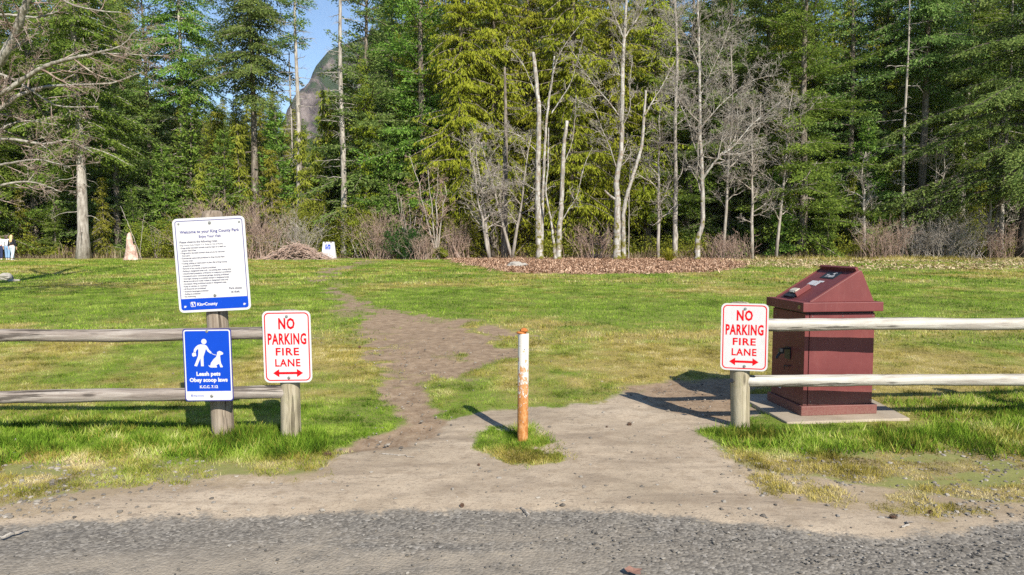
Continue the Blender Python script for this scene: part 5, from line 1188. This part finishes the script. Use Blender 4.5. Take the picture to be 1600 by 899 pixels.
V_ = np.stack([b-wv, b+wv, mid+wv, mid-wv, tip+wv*.5, tip-wv*.5], 1).reshape(-1, 3); i6 = np.arange(n)[:, None]*6
me_ = fast_mesh('undergrowth', V_, np.concatenate([i6+[0, 1, 2, 3], i6+[3, 2, 4, 5]]), np.full(2*n, 4))
M['bramble'] = rock_mat('dead bramble stems', (0.09, 0.055, 0.035), (0.19, 0.14, 0.085), (0.36, 0.30, 0.20))
tag(link('undergrowth', me_, M['bramble']), 'tangle of brown dead stems and brambles along the wood edge', 'undergrowth', kind='stuff')
r = np.random.default_rng(63); nc = 1700; cx_, cy_ = (r.random(nc)*2-1)*46, 50.6+6*r.random(nc); p_ = cx_/cy_*FPX+800; kk_ = (fbm(cx_*.3, cy_*.3, 93, 3) > .47) & ~((p_ > 735) & (p_ < 838)); cx_, cy_, p_ = cx_[kk_], cy_[kk_], p_[kk_]; cy_ = cy_+np.where(p_ < 700, 2, 0)
k = np.repeat(np.arange(len(cx_)), 90); n = len(k); hh_ = (.4+1.5*r.random(len(cx_))**1.6)[k]; c_ = np.stack([cx_[k]+.38*r.normal(size=n), cy_[k]+.38*r.normal(size=n), hh_*r.random(n)**.8+.03], -1)
dd_ = unit(r.normal(size=(n, 3))); w_ = unit(np.cross(dd_, r.normal(size=(n, 3)))); l_ = (.11+.12*r.random(n))[:, None]
V_ = np.stack([c_, c_+dd_*l_*.5+w_*l_*.25, c_+dd_*l_, c_+dd_*l_*.5-w_*l_*.25], 1).reshape(-1, 3)
tag(link('ground_cover', fast_mesh('ground_cover', V_, np.arange(4*n), np.full(n, 4)), M['shrub']), 'low green leafy cover growing along the foot of the wood', 'ground cover', kind='stuff')
# wood chips and litter
def chips(name, n, fn, sz, mat, seed, label, cat):
    r = np.random.default_rng(seed); x, y = fn(r, n); n = len(x); az = r.random(n)*6.28; l_ = sz*(.5+r.random(n)); u = np.stack([np.cos(az), np.sin(az), .5*r.normal(size=n)], -1)*l_[:, None]; w_ = np.stack([-np.sin(az), np.cos(az), .5*r.normal(size=n)], -1)*(l_*.3)[:, None]
    c_ = np.stack([x, y, gz(x, y)+.05+l_*.3], -1); V_ = np.stack([c_-u-w_, c_+u-w_, c_+u+w_, c_-u+w_], 1).reshape(-1, 3)
    tag(link(name, fast_mesh(name, V_, np.arange(4*n), np.full(n, 4)), mat), label, cat, kind='stuff')
def on_mulch(r, n):
    x, y = -8+34*r.random(n), 24+24.5*r.random(n); L_ = layout(x, y); k = r.random(n) < L_['mulch']; return x[k], y[k]
chips('wood_chips', 150000, on_mulch, .05, rock_mat('wood chips', (0.12, 0.065, 0.038), (0.34, 0.205, 0.13), (0.58, 0.42, 0.30)), 71, 'bed of reddish wood chips under the bare alders', 'wood chips')
def on_straw(r, n):
    x, y = (r.random(n)*2-1)*48, 30+20*r.random(n); L_ = layout(x, y); k = r.random(n) < np.maximum(L_['straw']*.8, L_['forest']*.5*(y < 50)); return x[k], y[k]
chips('leaf_litter', 90000, on_straw, .05, rock_mat('dry litter', (0.16, 0.10, 0.05), (0.38, 0.29, 0.16), (0.60, 0.50, 0.33)), 72, 'strip of dry straw and litter along the wood edge', 'litter')
# logs, brush piles, stump
def log(px0, py0, px1, py1, rad, label, mat, seed, name='log', h=0.0):
    a0 = G(px0, py0); a1 = G(px1, py1); P0 = Vector((a0[0], a0[1], rad*.7+h)); P1 = Vector((a1[0], a1[1], rad*.6+h)); d = P1-P0
    rr = np.random.default_rng(seed); n = 14; t_ = np.linspace(0, 1, n); a = Acc(); tube(a, np.stack([t_*d.length, .05*rr.normal(size=n), .03*rr.normal(size=n)], -1), rad*(1-.35*t_)*(1+.1*rr.normal(size=n)), 10)
    o = obj(name, a, mat, None, True); o.location = P0; o.rotation_mode = 'QUATERNION'; o.rotation_quaternion = d.to_track_quat('X', 'Z'); return tag(o, label, 'log')
log(812, 399.5, 838, 400, .16, 'short pale log end-on beside the foot of the broken snag', M['twigpale'], 1)
log(880, 402.5, 922, 401, .17, 'pale log lying between the mossy stub and the dark culvert-like log', M['twigpale'], 2)
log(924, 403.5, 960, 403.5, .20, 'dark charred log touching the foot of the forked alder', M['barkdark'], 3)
log(672, 398.5, 742, 394, .13, 'long pale log lying behind the stump', M['twigpale'], 4)
log(615, 398, 655, 397, .12, 'pale log under the dark evergreen shrub', M['twigpale'], 5)
log(742, 403.5, 808, 410, .035, 'thin fallen branch across the edge of the chips', M['bark'], 6, 'fallen_branch')
def brush(px, py, W_, H_, n, label, seed, mat):
    q = G(px, py); r = np.random.default_rng(seed); a = Acc()
    for k in range(n):
        u = r.normal()*.38; rad_ = math.exp(-u*u*2.2); c_ = np.array([u*W_, r.normal()*.35, H_*rad_*r.random()]); az = r.normal()*.5+(0 if r.random() < .8 else 1.5); d = np.array([math.cos(az), math.sin(az), r.normal()*.25-.25*np.sign(math.cos(az)*u)]); L = .5+1.1*r.random(); bnd = r.normal(size=3)*.12
        P_ = np.array([c_-d*L/2, c_+bnd, c_+d*L/2]); P_[:, 2] = np.maximum(P_[:, 2], .02); tube(a, P_, [.022, .020, .010], 3, False)
    o = obj('brush_pile', a, mat, None, False); o.location = (q[0], q[1], 0); tag(o, label, 'brush pile')
brush(465, 406, 2.4, .95, 900, 'wide low pile of cut brush beside the folding sign', 81, M['twigred'])
brush(555, 400, 1.7, .7, 450, 'loose brown brush heap between the folding sign and the stump', 82, M['twigred'])
brush(655, 404, 1.1, .9, 350, 'small brush heap leaning around the split stump', 83, M['twigred'])
t = thing('stump', 'split stump with one pale splinter standing out of the brush', 'stump', (*G(664, 403.5), 0)); a = Acc(); tube(a, [(0, 0, -.1), (0, 0, .3), (.03, 0, .75)], [.34, .27, .2], 10); obj('trunk', a, M['bark'], t)
a = Acc(); tube(a, [(-.1, 0, .4), (-.35, -.05, 1.0), (-.55, -.05, 1.55)], [.09, .07, .05], 7); obj('splinter', a, M['twigpale'], t, True)
# saplings out on the lawn edge by the standing stone
traced('sapling', 'thin bare sapling leaning beside the standing stone', 'sapling', 46.5, [([(222, 405), (212, 380), (196, 340), (188, 322)], .03, .012, 0, .25), ([(217, 392), (222, 360), (226, 335)], .02, .01, 0, .2)], M['twiggrey'], M['twiggrey'], 207, kn=(5, 3), tw_len=1.4)

# ---- the bare tree outside the left edge whose limbs reach into the picture
ST = []
YB = 14.0
tr0 = at(-190, 470, YB)
def limb(pl, ra, rb, dz, ks=.8): return (pl, ra, rb, dz, ks)
bt = traced('maple_tree', 'bare lichen-white maple whose limbs reach in over the lawn', 'maple', YB,
 [([(-200, 480), (-196, 300), (-190, 150), (-170, 20), (-150, -120), (-140, -300), (-150, -460), (-170, -700), (-150, -950)], .30, .08, 0, .9),
  ([(-150, -200), (-60, -400), (20, -560), (60, -760)], .13, .04, 2, .9), ([(-145, -300), (-250, -500), (-330, -700), (-340, -900)], .13, .04, -1, .9), ([(-160, -60), (-90, -220), (-20, -330), (40, -400)], .10, .03, 1, .9),
  ([(-192, 200), (-100, 160), (-40, 128), (0, 96), (27, 44), (42, 0), (58, -70), (66, -150)], .11, .04, -1.5, .8),
  ([(-192, 260), (-100, 215), (-40, 190), (0, 170), (27, 151), (71, 136), (120, 133), (178, 129), (224, 111)], .07, .010, .8, .8),
  ([(-192, 240), (-80, 180), (0, 147), (44, 118), (80, 100), (125, 89), (156, 82), (191, 71), (212, 46)], .07, .010, -.8, .8),
  ([(150, 83), (200, 85), (262, 88)], .016, .008, .3, .5), ([(-186, 110), (-60, 40), (0, 24), (58, 27), (89, 18)], .05, .010, -.6, .7),
  ([(-190, 160), (-80, 100), (0, 116), (44, 138), (89, 165), (156, 167)], .04, .010, .4, .8), ([(-194, 300), (-80, 240), (0, 218), (67, 225), (107, 220), (147, 240)], .05, .009, .8, .8),
  ([(-194, 330), (-80, 270), (0, 258), (60, 250), (110, 262)], .045, .009, -.8, .8), ([(-194, 360), (-90, 320), (0, 290), (50, 285), (95, 300)], .045, .009, .6, .8), ([(-188, 60), (-60, -20), (40, -30), (120, 10), (190, 20)], .05, .010, .8, .8), ([(-194, 280), (-100, 260), (-30, 220), (30, 190), (90, 196)], .045, .009, 1.5, .8)],
 bark_mat('lichen bark', (0.27, 0.245, 0.21), (0.12, 0.10, 0.085), (0.46, 0.44, 0.40), scale=14), bark_mat('red-brown twigs', (0.26, 0.19, 0.155), (0.15, 0.10, 0.08), (0.46, 0.42, 0.37)), 777, kn=(13, 7, 5), tw_len=1.35, wander=.14, rmin=.0042)

# ------------------------------------------------------------------ small things near the camera
def cone(px, py, s_, seed, label, mat, name='pine_cone', cat='pine cone'):
    q = G(px, py); r = np.random.default_rng(seed); a = Acc(); n = 60
    for k in range(n):
        t_ = k/n; az = k*2.4; rr_ = s_*.5*math.sin(PI*(.12+.83*t_))**.8; c_ = np.array([(t_-.5)*s_*1.7, rr_*math.cos(az), rr_*math.sin(az)+s_*.45]); o_ = np.array([.4, math.cos(az), math.sin(az)]); w_ = np.array([0, -math.sin(az), math.cos(az)])
        a.add([c_-w_*s_*.14, c_+w_*s_*.14, c_+o_*s_*.28+w_*s_*.05, c_+o_*s_*.28-w_*s_*.05], [(0, 1, 2, 3)])
    lathe_ = Acc(); tube(a, [(-s_*.8, 0, s_*.45), (0, 0, s_*.45), (s_*.8, 0, s_*.45)], [s_*.12, s_*.34, s_*.1], 8)
    o = obj(name, a, mat, None); o.location = (q[0], q[1], g1(*q)); o.rotation_euler = (0, 0, r.random()*6); tag(o, label, cat)
M['cone'] = flat_mat('dry cone', (0.10, 0.055, 0.035), 0.9, vary=.5, scale=60)
cone(513, 712, .026, 1, 'dry brown fir cone at the grass edge near the no parking post', M['cone'])
cone(748, 728, .011, 2, 'tiny dark cone on the sand beside the bollard grass', M['cone']); cone(983, 665, .020, 3, 'brown fir cone on the sand between the bollard and the bin', M['cone'])
cone(948, 669, .010, 4, 'tiny dark cone beside the larger cone between bollard and bin', M['cone']); cone(722, 792, .014, 5, 'dark cone lying where the sand meets the gravel road', M['cone'])
cone(1396, 811, .020, 6, 'dark cone by the road edge below the bin', M['cone']); cone(1454, 803, .014, 7, 'small dark cone farther along the verge below the bin', M['cone']); cone(562, 544, .024, 8, 'brown cone on the worn turf above the no parking sign', M['cone'])
def stick(p0, p1, rad, label, seed):
    a0 = G(*p0); a1 = G(*p1); r = np.random.default_rng(seed); t_ = np.linspace(0, 1, 7); P_ = np.stack([a0[0]+(a1[0]-a0[0])*t_, a0[1]+(a1[1]-a0[1])*t_+.006*r.normal(size=7), rad+.002*np.abs(r.normal(size=7))+gz(a0[0]+(a1[0]-a0[0])*t_, a0[1]+(a1[1]-a0[1])*t_)], -1); P_[:, :2] += .004*r.normal(size=(7, 2))
    c_ = P_.mean(0); a = Acc(); tube(a, P_-c_, [rad]*5+[rad*.8, rad*.5], 5); o = obj('stick', a, M['twigpale'], None); o.location = c_; tag(o, label, 'stick')
stick((597, 711), (648, 715), .0032, 'straight brown stick on the sand in the worn gap', 1); stick((1408, 826), (1424, 818), .004, 'short bent twig at the road edge below the bin', 2)
stick((0, 843), (44, 829), .006, 'pale stick at the gravel edge below the leash sign fence', 3); stick((816, 795), (826, 806), .004, 'tiny crooked twig where sand meets the road below the bollard', 4)
q = G(990, 895); r = np.random.default_rng(6); a = Acc(); n = 12
ptsl = [(.034*(1+.35*math.sin(5*k_*2*PI/n))*math.cos(k_*2*PI/n), .024*(1+.3*math.sin(4*k_*2*PI/n))*math.sin(k_*2*PI/n), .006+.010*r.random()) for k_ in range(n)]
a.add([(0, 0, .004)]+ptsl, [(0, k_+1, (k_+1) % n+1) for k_ in range(n)]); o = obj('dead_leaf', a, flat_mat('dead leaf', (0.22, 0.12, 0.09), .9, vary=.4, scale=50)); o.location = (q[0], q[1], g1(*q)); tag(o, 'curled brown leaf on the road at the bottom', 'leaf')

# ------------------------------------------------------------------ hills and mountain
def ridge(name, prof, Yd, depth, seed, mat, label=None, nx_=260, ny_=70, rough=0.12):
    px = np.array([p[0] for p in prof], float); hh = np.array([CAMH+(377-p[1])/FPX*Yd for p in prof])
    Xs = (px-800)/FPX*Yd; x = np.linspace(Xs[0], Xs[-1], nx_); y = np.linspace(Yd-depth, Yd+depth, ny_); X_, Y_ = np.meshgrid(x, y)
    h_ = np.interp(X_, Xs, hh); f_ = 1-np.abs((Y_-Yd)/depth)**1.25; sc_ = 1/(depth*.35)
    n_ = fbm(X_*sc_, Y_*sc_, seed, 6)-.5; rg = np.abs(fbm(X_*sc_*1.8, Y_*sc_*.8, seed+5, 5)-.5)*2
    Z_ = h_*f_*(1+rough*n_*2*(f_ < .97))-rg*h_*rough*1.2*(f_ < .95)-4
    V_ = np.stack([X_, Y_, Z_], -1).reshape(-1, 3); i_ = np.arange(ny_-1)[:, None]*nx_; j_ = np.arange(nx_-1)[None]
    Q_ = np.stack([i_+j_, i_+j_+1, i_+nx_+j_+1, i_+nx_+j_], -1).reshape(-1, 4)
    return tag(link(name, fast_mesh(name, V_, Q_, np.full(len(Q_), 4)), mat, smooth=True), kind='structure')
s = NT('mountain rock and forest'); c = s.coord('World'); n1 = s.noise(c, .012, 8, .65); n2 = s.noise(c, .06, 6, .7); n3 = s.noise(s.coord('World', (1, 1, .25)), .03, 6, .7)
k_ = s.ramp(n3, [(.40, (0.06, 0.048, 0.048)), (.5, (0.135, 0.11, 0.105)), (.60, (0.23, 0.19, 0.175))]); k_ = s.mix(s.ramp(n1, [(.46, 0.0), (.54, 1.0)]), k_, s.mix(n2, (0.02, 0.04, 0.018), (0.06, 0.085, 0.04)))
s.bsdf(k_, 1.0, normal=s.bump(n2, 1.0, 12), spec=0.05)
ridge('mountain', [(380, 260), (440, 235), (474, 205), (486, 150), (500, 108), (522, 82), (560, 68), (600, 50), (680, 30), (800, 10), (1000, 40), (1250, 120), (1500, 210), (1900, 330)], 1500, 420, 3, s.m, rough=.26)
s = NT('wooded hill'); c = s.coord('World'); n2 = s.noise(c, .22, 6, .7); s.bsdf(s.ramp(n2, [(.35, (0.015, 0.03, 0.012)), (.55, (0.045, 0.07, 0.03)), (.7, (0.11, 0.12, 0.06))]), 1.0, normal=s.bump(n2, 1.0, 5), spec=.05)
ridge('hill', [(-900, 100), (-300, 90), (0, 120), (200, 140), (260, 150), (330, 185), (420, 205), (520, 215), (640, 220), (900, 200), (1300, 140), (1700, 60), (2400, 80)], 420, 200, 9, s.m, rough=.08)
s = NT('haze'); vp = s.n('ShaderNodeVolumePrincipled'); vp.inputs['Color'].default_value = (0.80, 0.88, 1.0, 1); vp.inputs['Density'].default_value = 0.00006; s.l(vp.outputs[0], s.out.inputs['Volume'])
a = Acc(); box(a, (0, 920, 285), (4600, 2900, 590)); hz = obj('haze', a, s.m, None); tag(hz, 'thin pale air between the wood and the mountain', 'haze', kind='stuff'); hz.display_type = 'WIRE'
# small repeats too fine for parts of their own stay one mesh with their thing
